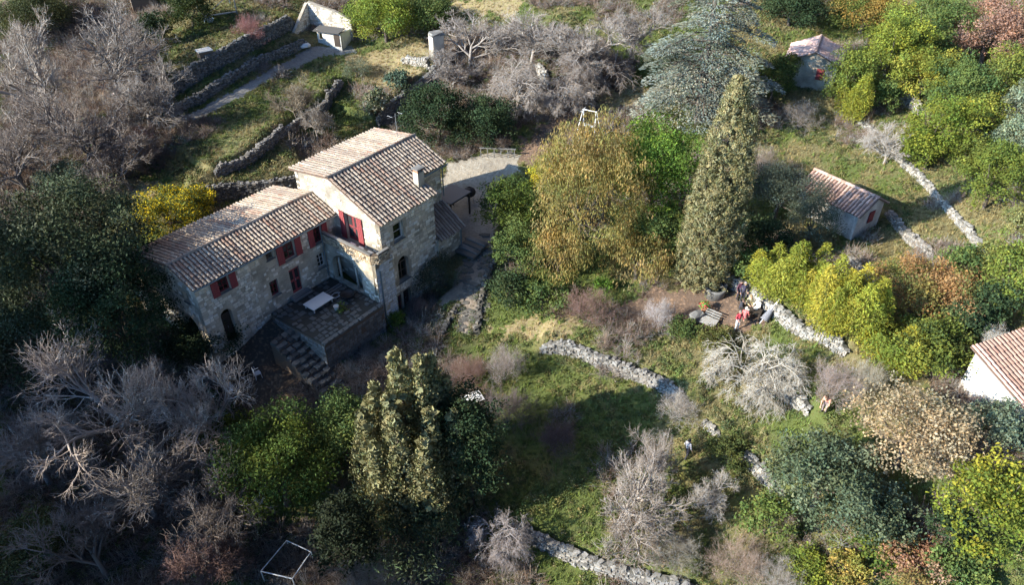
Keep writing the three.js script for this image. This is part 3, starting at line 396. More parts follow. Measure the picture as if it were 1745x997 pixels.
  const hy = 2.5 * HK - sh.position.y; part('roof', box(2.7, .1, 2.2, 0, hy, 0, .02), std(C(.2, .19, .18), .9, { bumpMap: bumpT, bumpScale: .03 }), sh); for (const x of [-1.2, 1.2]) for (const z of [-.95, .95]) part('post', box(.12, hy + .2, .12, x, hy / 2 - .13, z), M.woodDark, sh); for (const z of [-.95, .95]) part('beam', box(2.6, .14, .1, 0, hy - .12, z), M.woodDark, sh);
  const q = hit(801, 345, 0), bb = thing('covered_barbecue', 'black domed barbecue beside the grey shelter in the courtyard', 'barbecue', q); part('kettle', new THREE.SphereGeometry(.55, 16, 10).scale(1, .85, 1).translate(0, 1.05, 0), M.black, bb); part('lid_handle', box(.2, .06, .06, 0, 1.56, 0, .01), M.woodDark, bb); for (let i = 0; i < 3; i++) { const a2 = i * 2.1; part('leg', rod(V(Math.cos(a2) * .42, -.03, Math.sin(a2) * .42), V(Math.cos(a2) * .25, .75, Math.sin(a2) * .25), .025), M.metal, bb); }
}
// ---------------------------------------------------------------- cabins
function cabin(label, px, py, yaw, w, l, hE, rise, mats, o = {}) {   // near gable corner at a pixel; local +z is the near gable's outside, +x along it
  const c0 = hit(px, py, 0), X = V(Math.cos(yaw), 0, -Math.sin(yaw)), Z = V(Math.sin(yaw), 0, Math.cos(yaw)), c = c0.clone().addScaledVector(X, w / 2).addScaledVector(Z, -l / 2); let y = 1e9; for (const a of [-1, 0, 1]) for (const b of [-1, 0, 1]) { y = Math.min(y, H(c.x + X.x * a * w / 2 + Z.x * b * l / 2, c.z + X.z * a * w / 2 + Z.z * b * l / 2)); }
  c.y = c0.y; const drop = Math.min(-.3, y - c.y - .2);
  const t = thing('garden_cabin', label, 'cabin', c, yaw, 'small garden cabins'); const x = w / 2, z = l / 2, pk = o.peak ?? 0;
  const fr = panel(t, 'wall', V(1, 0, 0), 0, V(-x, 0, z), [[0, drop], [w, drop], [w, hE], [w / 2 + pk * w, hE + rise - .06], [0, hE]], o.front ?? [], mats.wall, .22);
  panel(t, 'wall', V(-1, 0, 0), 0, V(x, 0, -z), [[0, drop], [w, drop], [w, hE], [w / 2 - pk * w, hE + rise - .06], [0, hE]], [], mats.wall, .22);
  const lf = panel(t, 'wall', V(0, 0, 1), 0, V(-x, 0, -z + .22), [[0, drop], [l - .44, drop], [l - .44, hE - .03], [0, hE - .03]], o.left ?? [], mats.wall, .22);
  panel(t, 'wall', V(0, 0, -1), 0, V(x, 0, z - .22), [[0, drop], [l - .44, drop], [l - .44, hE - .03], [0, hE - .03]], [], mats.wall, .22);
  const ov = .3, kx = pk * w, s1 = rise / (x + kx), s2 = rise / (x - kx), R0 = V(kx, hE + rise + .06, z + ov), R1 = V(kx, hE + rise + .06, -z - ov);
  const r1 = tileRoof(t, 'roof', V(-x - ov, hE - ov * s1 + .06, -z - ov), V(-x - ov, hE - ov * s1 + .06, z + ov), R1, R0, .3, mats.pal); tileRoof(t, 'roof', V(x + ov, hE - ov * s2 + .06, z + ov), V(x + ov, hE - ov * s2 + .06, -z - ov), R0, R1, .3, mats.pal); ridgeTiles(t, R0, R1, .15, mats.pal);
  return { t, fr, lf };
}
{
  rnd = RNG(21);
  const pinkPal = [[.5, .33, .27], [.44, .28, .22], [.56, .4, .33], [.36, .23, .19]], brownPal = [[.4, .25, .19], [.34, .2, .15], [.45, .3, .24]];
  const c2 = cabin('white cabin with one red shutter and striped tile roof beside the olive trees', 1449, 410, 35 * Math.PI / 180, 3.3, 5.4, 2.45, .95, { wall: M.white, pal: pinkPal }, { front: [[1.55, 2.15, 1.15, 2.05]] });
  shutter(c2.t, c2.fr, 1.5, 2.2, 1.1, 2.1);
  const c1 = cabin('small cabin with faded pink tile roof behind the blue cedar, upper right', 1334, 142, -24 * Math.PI / 180, 4.7, 5.2, 2.5, 1.0, { wall: M.plaster, pal: [[.62, .42, .36], [.56, .36, .3], [.66, .48, .42], [.5, .36, .32]] }, { front: [[2.9, 3.5, .9, 1.9]] });
  shutter(c1.t, c1.fr, 2.85, 3.55, .85, 1.95);
  // mono-pitch cabin at the right edge
  const a = hit(1630, 662, 0), b = hit(1706, 706, 0), d = b.clone().sub(a); d.y = 0; const l = 3.5, t = thing('garden_cabin', 'bright white walled cabin with brown tile roof at the right edge', 'cabin', a, 0, 'small garden cabins'); d.normalize(); t.rotation.y = Math.atan2(d.x, d.z) * .7;
  // local: +z along the sunlit wall toward the viewer, +x to the right
  const lw = panel(t, 'wall', V(0, 0, 1), 0, V(0, 0, 0), [[0, -1.2], [l, -1.2], [l, 1.9], [0, 3.05]], [], M.white, .25);
  panel(t, 'wall', V(1, 0, 0), 0, V(0.25, 0, l), [[0, -1.2], [6, -1.2], [6, 1.88], [0, 1.88]], [], M.white, .25); panel(t, 'wall', V(-1, 0, 0), 0, V(6.25, 0, 0), [[0, -1.2], [6, -1.2], [6, 3.05], [0, 3.05]], [], M.white, .25); panel(t, 'wall', V(0, 0, -1), 0, V(6.5, 0, l), [[0, -1.2], [l, -1.2], [l, 3.05], [0, 1.9]], [], M.white, .25);
  tileRoof(t, 'roof', V(.42, 1.87, l + .35), V(6.8, 1.87, l + .35), V(.42, 3.24, -.3), V(6.8, 3.24, -.3), .3, brownPal);
  tileRoof(t, 'verge', V(-.22, 1.92, l + .35), V(.4, 1.92, l + .35), V(-.22, 3.29, -.3), V(.4, 3.29, -.3), .3, [[.62, .38, .3], [.55, .33, .26]]);
}
// ---------------------------------------------------------------- things in the garden
rnd = RNG(31);
{
  const G = (px, py, h = 0) => hit(px, py, h);
  // top left
  let p = G(352, 100), t = thing('slatted_box', 'weathered slatted wooden box with pale lid on the upper terrace', 'box', p, .65); part('lid', box(1.45, .08, 1.25, 0, .86, 0, .02), std(C(.5, .5, .48), .7), t); for (let i = 0; i < 4; i++) for (const [w, d, x, z] of [[1.3, .04, 0, .55], [1.3, .04, 0, -.55], [.04, 1.06, .63, 0], [.04, 1.06, -.63, 0]]) part('slat', box(w, .17, d, x, .1 + i * .2, z, .006), M.wood, t);
  p = G(518, 80); t = thing('white_tarp_bundle', 'crumpled white tarp bundle at the end of the concrete walkway', 'tarp', p, .4); { const g = new THREE.SphereGeometry(.62, 14, 9), q = g.attributes.position; for (let i = 0; i < q.count; i++) { const k = .7 + .6 * fbm(q.getX(i) * 3 + 5, q.getZ(i) * 3 + q.getY(i) * 2); q.setXYZ(i, q.getX(i) * k * 1.3, Math.max(-.02, q.getY(i) * k * .6 + .12), q.getZ(i) * k); } g.computeVertexNormals(); part('tarp_sheet', g, M.cloth, t); }
  // ruin with the tall lime wall
  p = G(556, 66); t = thing('ruined_shed', 'roofless stone shed with tall sunlit back wall, top left', 'ruin', p, -.35); const pal = [[.62, .57, .5], [.55, .5, .43], [.68, .64, .57]];
  const bw = panel(t, 'back_wall', V(1, 0, 0), 0, V(-2.6, 0, -1.2), [[0, -1], [5.4, -1], [5.4, 2.0], [3.4, 2.8], [0, 3.5]], [], M.plaster, .4); facing(bw, .7, pal, .9);
  const bl = panel(t, 'side_wall', V(0, 0, -1), 0, V(-2.6, 0, 2.2), [[0, -1], [3.4, -1], [3.4, 3.4], [0, .9]], [], M.plaster, .35); facing(bl, .8, pal, .9);
  const fw = panel(t, 'front_wall', V(1, 0, 0), 0, V(-.4, 0, 1.0), [[0, -1], [3.0, -1], [3.0, 1.05], [0, 1.3]], [[.15, .65, .2, .9]], M.white, .3);
  part('side_wall', box(.3, 2, 1.9, 2.45, .05, -.15), M.white, t); part('roof', box(3.3, .08, 1.5, 1.0, 1.36, .5).rotateX(0), std(C(.09, .085, .08), .9), t).rotation.x = .12; part('door', box(.7, 1.3, .05, 2.1, .3, 1.02), M.woodDark, t);
  // stone pillar
  p = G(745, 92); t = thing('stone_pillar', 'square pale rendered stone pillar among dry shrubs, top centre', 'pillar', p, .5); part('shaft', box(1.3, 2.4, 1.2, 0, .9, 0, .06), M.plaster, t); const cp = part('coping_stone', copings[1], M.concrete, t); cp.scale.set(1.4, .3, 1.3); cp.position.y = 2.15;
  // greenhouse frame
  p = G(372, 22); t = thing('greenhouse_frame', 'pale metal greenhouse frame without glass at the top edge', 'frame', p, .55); for (const [x, z] of [[-1.8, 1.2], [1.8, 1.2], [-1.8, -1.4], [1.8, -1.4]]) part('post', box(.12, 2.5, .12, x, 1.1, z), M.metal, t); for (const z of [1.2, -1.4]) part('rail', box(3.7, .1, .1, 0, 2.35, z), M.metal, t); for (const x of [-1.8, 1.8]) part('rail', box(.1, .1, 2.5, x, 2.33, -.1), M.metal, t); part('brace', rod(V(-1.8, .05, 1.2), V(1.8, 2.3, 1.2), .03), M.metal, t); part('sill', box(3.7, .12, .12, 0, .15, 1.2), M.metal, t);
  p = G(248, 12); t = thing('blue_roof_shed', 'small shed with blue grey sheet roof at the top left edge', 'shed', p, .5); part('wall', box(2.6, 1.8, 2, 0, .6, 0), M.wood, t); part('roof', box(3.2, .07, 2.6, 0, 1.6, 0), std(C(.2, .3, .42), .5), t);
  p = G(357, 38); t = thing('wheelbarrow_tray', 'small grey tub lying on the shaded upper terrace near the greenhouse frame', 'tub', p, .3); part('tub', new THREE.LatheGeometry([[.02, 0], [.4, 0], [.5, .4], [.53, .42], [.46, .42], [.38, .06], [.02, .05]].map(([x, y]) => new THREE.Vector2(x, y)), 16).scale(1.2, 1, .8), M.tarp, t);
  // swing frame
  p = G(1003, 222); t = thing('garden_swing', 'white metal swing frame standing behind the ochre tree', 'swing', p, -.5); for (const z of [-.7, .7]) for (const x of [-.9, .9]) part('leg', rod(V(x, -.05, z), V(x * .75, 2.0, z * .15), .045), M.whitePaint, t); part('top_bar', rod(V(-.75, 2.0, 0), V(.75, 2.0, 0), .05), M.whitePaint, t); for (const x of [-.7, .7]) part('canopy_rail', rod(V(x, 2.0, -.5), V(x, 1.95, .5), .04), M.whitePaint, t); part('seat', box(1.2, .06, .5, 0, .5, 0, .02), M.tarp, t); for (const x of [-.55, .55]) part('hanger', rod(V(x, .5, 0), V(x, 2.0, 0), .012), M.metal, t);
  // courtyard low railing and steps
  p = G(848, 268); t = thing('low_railing', 'low grey railing at the back of the sunlit courtyard', 'railing', p, -.1); for (let i = 0; i < 6; i++) part('post', box(.07, .9, .07, -1.6 + i * .64, .4, 0), M.concrete, t); part('handrail', box(3.5, .09, .12, 0, .88, 0), M.concrete, t);
  p = G(806, 426); t = thing('courtyard_steps', 'few wide stone steps on the path beside the lean-to', 'steps', p, HA); for (let i = 0; i < 4; i++) part('step', box(.5, .25, 2.0, -.9 + i * .5, .1 + i * .14, 0, .03), i % 2 ? M.concrete : M.flag2, t);
  // path flags
  const paving = thing('path_paving', 'irregular paving stones on the path right of the tower', 'paving', G(806, 500), 0); paving.userData.kind = 'structure';
  for (let i = 0; i < 95; i++) { const y = rr(400, 570), x = (y < 440 ? 815 + (y - 400) * .1 : 818 - (y - 440) * .14) + rr(-24, 24), q = G(x, y), m = part('paving_stone', copings[i % 4], [M.flag0, M.flag0, M.flag2][i % 3], paving); m.position.copy(q).sub(paving.position); m.position.y += .015; m.scale.set(rr(.35, .75), .09, rr(.3, .6)); m.rotation.y = rr(0, 6); }
  // lower left clutter
  p = G(402, 645); t = thing('timber_beam', 'long dark timber beam in the shade left of the patio stairs', 'beam', p, .62); part('beam', box(3.4, .3, .28, 0, .12, 0, .02), M.woodDark, t); part('end_strap', box(.08, .32, .3, 1.4, .12, 0), M.metal, t);
  const chair = (label, px, py, yaw) => { const c = thing('garden_chair', label, 'chair', G(px, py), yaw, 'white plastic chairs in the shade'); part('seat', box(.46, .04, .44, 0, .42, 0, .015), M.whitePaint, c); const b = part('backrest', box(.46, .48, .04, 0, .68, -.22, .015), M.whitePaint, c); b.rotation.x = 0; for (const [x, z] of [[-.2, -.19], [.2, -.19], [-.2, .19], [.2, .19]]) part('leg', rod(V(x * 1.1, 0, z * 1.15), V(x, .41, z), .022), M.whitePaint, c); for (const s of [-1, 1]) part('armrest', box(.05, .03, .42, s * .24, .62, 0, .01), M.whitePaint, c); };
  chair('white plastic chair in the shade by the dark timber beam, nearer the stairs', 441, 643, 2.2); chair('white plastic chair half hidden behind twigs below the dark timber beam', 396, 672, .8);
  p = G(806, 690); t = thing('white_canopy', 'pale sheet spread over a low frame behind the front conifer', 'sheet', p, .5); { const g = new THREE.PlaneGeometry(1.4, 1.0, 14, 10).rotateX(-Math.PI / 2), q = g.attributes.position; for (let i = 0; i < q.count; i++) q.setY(i, .75 - .25 * (q.getX(i) ** 2 * .3 + q.getZ(i) ** 2 * .4) + .14 * (fbm(q.getX(i) * 2 + 3, q.getZ(i) * 2) - .5)); g.computeVertexNormals(); part('sheet', g, M.cloth, t); } for (const [x, z] of [[-.6, -.4], [.6, -.4], [-.6, .4], [.6, .4]]) part('leg', rod(V(x, -.05, z), V(x, .68, z), .025), M.wood, t);
  { const A = G(492, 930), B = G(534, 952), D = G(452, 992), E = G(505, 1005), y = Math.max(A.y, B.y, D.y) + .55; t = thing('pipe_frame', 'rectangular frame of pale pipes in the deep shade, bottom left', 'frame', A, 0); const l = (a, b) => part('rail', rod(V(a.x - A.x, y - A.y, a.z - A.z), V(b.x - A.x, y - A.y, b.z - A.z), .035), M.whitePaint, t); l(A, B); l(A, D); l(B, E); l(D, E); for (const q of [A, B, D, E]) part('post', rod(V(q.x - A.x, H(q.x, q.z) - A.y - .1, q.z - A.z), V(q.x - A.x, y - A.y, q.z - A.z), .035), M.whitePaint, t); }
  // round basin
  p = G(1217, 503); t = thing('stone_basin', 'round grey stone basin under the cypress', 'basin', p); part('basin_wall', new THREE.LatheGeometry([[.35, -.1], [.72, -.1], [.75, .55], [.8, .72], [.62, .74], [.56, .62], [.5, .3], [.02, .3]].map(([x, y]) => new THREE.Vector2(x, y)), 24), M.concrete, t); const wt = part('water', new THREE.CircleGeometry(.53, 24).rotateX(-Math.PI / 2).translate(0, .48, 0), std(C(.02, .03, .03), .08), t); part('spout', box(.2, .35, .25, .72, .8, -.1, .03), M.concrete, t);
  // picnic table, cushions, loungers
  p = G(1276, 540); t = thing('picnic_table', 'dark low picnic table among the seated people', 'table', p, -.5); part('tabletop', box(1.5, .06, .8, 0, .64, 0, .02), M.woodDark, t); for (const [x, z] of [[-.65, -.32], [.65, -.32], [-.65, .32], [.65, .32]]) part('leg', box(.08, .66, .08, x, .3, z), M.woodDark, t);
  for (const [x, z, l, c] of [[-.3, .05, 'white plate on the picnic table', M.cloth], [.35, -.1, 'cream plate on the picnic table', M.whitePaint]]) { const q = thing('plate', l, 'plate', p.clone().add(V(x, .672, z))); part('dish', new THREE.LatheGeometry([[.01, .004], [.09, .004], [.15, .03], [.155, .035], [.09, .015], [.01, .012]].map(([a, b]) => new THREE.Vector2(a, b)), 16), c, q); }
  p = G(1304, 546); t = thing('cream_umbrella', 'tilted grey and white folded parasol leaning on the pale wall by the picnic', 'parasol', p, .6); { const g = new THREE.ConeGeometry(.34, 1.7, 8, 3, true).rotateZ(-.75).translate(.35, .75, 0); part('canopy', g, std(C(.2, .2, .22), .9), t); part('pole', rod(V(-.65, .02, 0), V(.95, 1.5, 0), .025), M.whitePaint, t); part('trim', rod(V(-.2, .18, .2), V(.9, 1.45, .04), .05, .02), M.frameWhite, t); }
  M.lath = std(C(.36, .34, .31), .8); const lounge = (label, px, py) => { const c = thing('sun_lounger', label, 'lounger', G(px, py), 2.55, 'loungers beside the picnic lawn'); for (let i = 0; i < 9; i++) part('slat', box(.62, .03, .13, 0, .3 + (i > 5 ? (i - 5) * .09 : 0), -.75 + i * .17, .008), M.lath, c); for (const s of [-1, 1]) part('side_rail', box(.05, .07, 1.45, s * .3, .25, -.06), M.wood, c); for (const [x, z] of [[-.28, -.7], [.28, -.7], [-.28, .6], [.28, .6]]) part('leg', box(.06, .3, .06, x, .11, z), M.wood, c); };
  lounge('pale slatted lounger beside the round bush, left of the pair', 1204, 546); lounge('pale slatted lounger nearer the picnic, right of the pair', 1215, 551);
  p = G(1186, 545); t = thing('pale_boulder', 'pale rock left of the slatted loungers', 'rock', p, .4); { const m = part('rock', copings[2], M.concrete, t); m.scale.set(1.1, .8, .7); m.position.y = .2; }
  p = G(1198, 532); t = thing('potted_red_flowers', 'pot of red flowers with green leaves behind the loungers', 'potted plant', p); part('pot', new THREE.LatheGeometry([[.02, -.05], [.16, -.05], [.24, .36], [.27, .38], [.2, .38], [.02, .34]].map(([x, y]) => new THREE.Vector2(x, y)), 14), M.clay, t); { const a = new TB(), b = new TB(); for (let i = 0; i < 160; i++) { const d = V(rr(-1, 1), rr(-.1, 1), rr(-1, 1)).normalize(), q = d.clone().multiplyScalar(rr(.2, .48)).add(V(0, .62, 0)), e = V(rr(-1, 1), rr(-1, 1), rr(-1, 1)).normalize(), s = d.clone().cross(e).normalize(), k = i % 3 ? a : b, l = i % 3 ? .12 : .1; e.crossVectors(s, d); k.quad(q.clone().addScaledVector(e, -l), q.clone().addScaledVector(s, l * .5), q.clone().addScaledVector(e, l), q.clone().addScaledVector(s, -l * .5), i % 3 ? C(.1, .2, .03) : C(.6, .03, .05)); } part('leaves', a.geo(), vcol(.8), t); part('flowers', b.geo(), vcol(.8), t); }
}
// ---------------------------------------------------------------- people
const cap = (p, a, b, ra, rb) => { const ex = b[0] - a[0], ey = b[1] - a[1], ez = b[2] - a[2], dx = p[0] - a[0], dy = p[1] - a[1], dz = p[2] - a[2]; let t = (dx * ex + dy * ey + dz * ez) / (ex * ex + ey * ey + ez * ez + 1e-9); t = t < 0 ? 0 : t > 1 ? 1 : t; return Math.hypot(dx - ex * t, dy - ey * t, dz - ez * t) - (ra + (rb - ra) * t); };
const smin = (a, b, k) => { const h = Math.max(k - Math.abs(a - b), 0) / k; return Math.min(a, b) - h * h * k * .25; };
function isoMesh(bones, k, res, cx, cy, cz, half) {
  const mc = new MarchingCubes(res, M.cloth, false, false, 60000), f = mc.field, n = res, hs = n / 2; mc.isolation = 0; const p = [0, 0, 0];
  for (let z = 0; z < n; z++) for (let y = 0; y < n; y++) for (let x = 0; x < n; x++) { p[0] = cx + (x - hs) / hs * half; p[1] = cy + (y - hs) / hs * half; p[2] = cz + (z - hs) / hs * half; let d = 9; for (const b of bones) { const e = cap(p, b[0], b[1], b[2], b[3]); d = d > 8 ? e : e > d + k ? d : smin(d, e, k); } f[x + y * n + z * n * n] = -d; }
  mc.update(); const c = mc.count, pos = mc.positionArray.slice(0, c * 3), nor = mc.normalArray.slice(0, c * 3); for (let i = 0; i < c; i++) { pos[i * 3] = cx + pos[i * 3] * half; pos[i * 3 + 1] = cy + pos[i * 3 + 1] * half; pos[i * 3 + 2] = cz + pos[i * 3 + 2] * half; }
  const g = new THREE.BufferGeometry(); g.setAttribute('position', new THREE.BufferAttribute(pos, 3)); g.setAttribute('normal', new THREE.BufferAttribute(nor, 3)); return g;
}
const skin = C(.5, .3, .21);
const paint = (g, fn) => { const p = g.attributes.position, c = new Float32Array(p.count * 3); for (let i = 0; i < p.count; i++) { const k = fn([p.getX(i), p.getY(i), p.getZ(i)]); c[i * 3] = k.r; c[i * 3 + 1] = k.g; c[i * 3 + 2] = k.b; } g.setAttribute('color', new THREE.BufferAttribute(c, 3)); return g; };
const headG = paint(isoMesh([[[0, .02, -.01], [0, .03, .01], .098, .095], [[0, -.05, .03], [0, -.075, .045], .062, .04], [[0, 0, .095], [0, -.03, .115], .012, .018], [[.092, -.005, 0], [.096, -.035, 0], .016, .012], [[-.092, -.005, 0], [-.096, -.035, 0], .016, .012], [[-.02, -.062, .09], [.02, -.062, .09], .012, .012], [[0, -.08, -.01], [0, -.16, -.02], .052, .055]], .02, 46, 0, -.03, 0, .17), (p) => (Math.hypot(Math.abs(p[0]) - .034, p[1] - .01, p[2] - .1) < .016 ? C(.05, .03, .02) : Math.abs(p[1] + .062) < .008 && p[2] > .09 ? C(.36, .13, .11) : skin));
const handG = [1, -1].map((m) => paint(isoMesh([[[0, 0, 0], [0, -.08, 0], .026, .034], [[.02 * m, -.05, 0], [.024 * m, -.09, 0], .02, .018], [[-.02 * m, -.05, 0], [-.024 * m, -.085, 0], .02, .017], ...[[.03, .062, .0], [.011, .075, .004], [-.01, .07, .004], [-.029, .052, 0]].flatMap(([x, l, z]) => [[[x * m, -.088, z], [x * 1.1 * m, -.09 - l * .6, z + .012], .0095, .009], [[x * 1.1 * m, -.09 - l * .6, z + .012], [x * 1.1 * m, -.09 - l, z + .032], .009, .0075]]), [[.03 * m, -.03, .01], [.055 * m, -.065, .028], .013, .011], [[.055 * m, -.065, .028], [.05 * m, -.095, .04], .011, .009]], .008, 44, 0, -.075, .01, .11), () => skin));
function person(label, px, py, yaw, pose, cols, o = {}) {
  const base = hit(px, py, 0), t = thing('person', label, 'person', base, yaw, o.group); const P = pose, r = o.fat ?? 1;
  const B = [[P.pel, P.che, .135 * r, .145 * r], [P.che, P.nck, .13 * r, .06]]; const key = ['trousers', 'shirt'];
  for (const s of [0, 1]) { const hip = [P.pel[0] + (s ? -.085 : .085), P.pel[1] - .03, P.pel[2]], sh = [P.che[0] + (s ? -.17 : .17), P.che[1] + .1, P.che[2]]; B.push([hip, P.kn[s], .092 * r, .062]); key.push('trousers'); B.push([P.kn[s], P.an[s], .06, .042]); key.push('trousers'); B.push([P.an[s], [P.an[s][0], P.an[s][1] - .035, P.an[s][2] + .16], .045, .036]); key.push('shoes'); B.push([sh, P.el[s], .056, .044]); key.push('shirt'); B.push([P.el[s], P.wr[s], .043, .031]); key.push(o.bareArms ? 'skin' : 'shirt'); B.push([[0 + P.che[0], P.che[1] + .09, P.che[2]], sh, .09, .06]); key.push('shirt'); }
  const half = .98, g = paint(isoMesh(B, .05, 66, P.che[0], (o.mid ?? .88), P.che[2] + (o.mz ?? 0), half), (p) => { let d = 9, k = 0; B.forEach((b, i) => { const e = cap(p, b[0], b[1], b[2], b[3]); if (e < d) { d = e; k = i; } }); let q = key[k]; if (k === 0) q = (p[1] - P.pel[1]) > .1 ? 'shirt' : 'trousers'; return q === 'skin' ? skin : cols[q] ?? C(.04, .035, .03); });
  const parts = [g], hd = headG.clone(); const hc = [P.nck[0], P.nck[1] + .15, P.nck[2] + .02]; if (o.tilt) hd.rotateX(o.tilt); hd.translate(...hc); parts.push(hd);
  for (const s of [0, 1]) { const a = P.el[s], b = P.wr[s], d = V(b[0] - a[0], b[1] - a[1], b[2] - a[2]).normalize(), h = handG[s].clone().applyQuaternion(new THREE.Quaternion().setFromUnitVectors(V(0, -1, 0), d)).translate(...b); parts.push(h); }
  part('body', mergeGeometries(parts), vcol(.85), t);
  const hair = new THREE.SphereGeometry(.116, 14, 10, 0, Math.PI * 2, 0, Math.PI * .62).scale(.98, 1, 1.06).rotateX(-.45); if (o.tilt) hair.rotateX(o.tilt); part(o.hat ? 'hat' : 'hair', hair.translate(hc[0], hc[1] + .03, hc[2] - .012), std(cols.hair ?? C(.04, .025, .02), .8), t);
  if (o.hat) part('hat_brim', new THREE.CylinderGeometry(.2, .21, .015, 18).translate(hc[0], hc[1] + .07, hc[2]), std(cols.hair, .9), t);
  return t;
}
{
  const stand = (e = [[.26, 1.12, -.02], [-.26, 1.12, -.02]], w = [[.27, .88, .08], [-.27, .88, .08]]) => ({ pel: [0, .95, 0], che: [0, 1.28, 0], nck: [0, 1.47, 0], kn: [[.1, .5, .03], [-.1, .5, .03]], an: [[.1, .08, -.01], [-.11, .08, .0]], el: e, wr: w });
  const sit = { pel: [0, .5, 0], che: [0, .84, .05], nck: [0, 1.03, .09], kn: [[.12, .5, .4], [-.12, .5, .4]], an: [[.12, .09, .42], [-.12, .09, .45]], el: [[.25, .68, .12], [-.25, .68, .12]], wr: [[.16, .62, .36], [-.16, .62, .36]] };
  const bend = { pel: [0, .9, -.1], che: [0, 1.15, .12], nck: [0, 1.26, .3], kn: [[.1, .48, .02], [-.1, .48, .02]], an: [[.1, .08, -.06], [-.11, .08, -.04]], el: [[.23, .9, .22], [-.23, .9, .22]], wr: [[.16, .68, .36], [-.16, .68, .36]] };
  const gp = 'people gathered at the picnic';
  const seated = (l, px, py, yaw, cols, o) => { const t = person(l, px, py, yaw, sit, cols, { ...o, mid: .75, mz: .15, group: gp }); const s = thing('stool', l.startsWith('person in') ? 'stool under the ' + l.replace(' the picnic table', ' the table') : 'low wooden stool', 'stool', t.position.clone(), yaw, 'stools at the picnic'); part('seat', box(.38, .05, .36, 0, .36, -.02, .015), M.wood, s); for (const [x, z] of [[-.15, -.15], [.15, -.15], [-.15, .12], [.15, .12]]) part('leg', box(.04, .38, .04, x, .15, z), M.wood, s); };
  person('person standing in a red top and white trousers at the picnic', 1254, 562, .3, stand([[.27, 1.16, .05], [-.27, 1.16, .05]], [[.2, 1.05, .26], [-.2, 1.05, .26]]), { shirt: C(.42, .04, .06), trousers: C(.75, .74, .74), hair: C(.2, .17, .15) }, { group: gp });
  seated('person in a pink red top seated in front of the picnic table', 1266, 549, 2.6, { shirt: C(.6, .16, .16), trousers: C(.5, .2, .2), hair: C(.6, .5, .44) });
  seated('person in a cream yellow jacket seated behind the picnic table', 1273, 526, .2, { shirt: C(.7, .58, .34), trousers: C(.5, .42, .28), hair: C(.3, .2, .1) });
  seated('person in a white cream top seated on the right of the picnic table', 1289, 532, -1.1, { shirt: C(.78, .74, .64), trousers: C(.6, .56, .5), hair: C(.7, .66, .6) }, { hat: true });
  seated('person in dark clothes seated left of the picnic table', 1259, 533, 1.2, { shirt: C(.035, .035, .045), trousers: C(.03, .03, .04), hair: C(.06, .04, .03) });
  person('person in dark clothes standing in shade against the stone wall', 1263, 513, .1, stand(), { shirt: C(.05, .045, .08), trousers: C(.03, .03, .05), hair: C(.25, .22, .22) }, { group: gp });
  person('person in a dark red top standing in shade near the stone basin', 1256, 510, .5, stand(), { shirt: C(.09, .03, .05), trousers: C(.03, .03, .045), hair: C(.03, .03, .03) }, { group: gp });
  person('person in a light grey top and dark trousers walking on the shaded lawn', 1168, 780, 2.2, { ...stand(), kn: [[.1, .52, .14], [-.1, .5, -.02]], an: [[.1, .09, .2], [-.11, .1, -.2]] }, { shirt: C(.45, .45, .5), trousers: C(.03, .03, .045), hair: C(.02, .018, .018) });
  person('person in a salmon top bending down among the shrubs', 1402, 702, -.8, bend, { shirt: C(.75, .34, .24), trousers: C(.28, .22, .23), hair: C(.09, .05, .03) }, { mid: .75, bareArms: true });
}
// ---------------------------------------------------------------- plants
const leafMats = {};
const leafMat = (tr = .3) => leafMats[tr] ??= new THREE.MeshPhysicalMaterial({ vertexColors: true, roughness: .85, transmission: tr, thickness: 0, side: THREE.DoubleSide, specularIntensity: .3 });
const jit = (c, k = .25) => { const g = rr(1 - k, 1 + k), h = rr(-.1, .1); return C(Math.max(0, c[0] * g * (1 + h)), c[1] * g, Math.max(0, c[2] * g * (1 - h))); };
const pick = (a) => a[Math.floor(rnd() * a.length)];
const unit = () => { const z = rr(-1, 1), a = rr(0, Math.PI * 2), s = Math.sqrt(1 - z * z); return V(s * Math.cos(a), z, s * Math.sin(a)); };
function leaf(tb, p, ax, nr, l, w, col) { const s = V(0, 0, 0).crossVectors(ax, nr); if (s.lengthSq() < 1e-6) s.set(1, 0, 0); s.normalize(); const b = p.clone().addScaledVector(ax, -l / 2), e = p.clone().addScaledVector(ax, l / 2), m = p.clone().addScaledVector(nr, l * .08); tb.quad(b, m.clone().addScaledVector(s, w / 2), e, m.addScaledVector(s, -w / 2), col); }
function clump(tb, c, r, n, o) {   // leaves through a rounded bough end
  const cc = jit(pick(o.cols), .22).toArray();
  for (let i = 0; i < n; i++) {
    const d = unit(); if (d.y < -.35 && rnd() < .6) d.y *= -1; const q = Math.pow(rnd(), .45), p = V(c.x + d.x * r * q, c.y + d.y * r * q * (o.flat ?? .8), c.z + d.z * r * q);
    const ax = unit(); if (o.droop) ax.lerp(V(d.x * .3, -1, d.z * .3), o.droop).normalize(); else ax.addScaledVector(d, .5).normalize(); const nr = d.clone().multiplyScalar(.8).add(unit()).add(V(0, .35, 0)).normalize(), l = o.leaf * rr(.5, 1.45);
    leaf(tb, p, ax, nr, l, l * (o.asp ?? .55), o.spot && rnd() < o.spotP ? jit(o.spot, .2) : jit(cc, .15));
  }
}
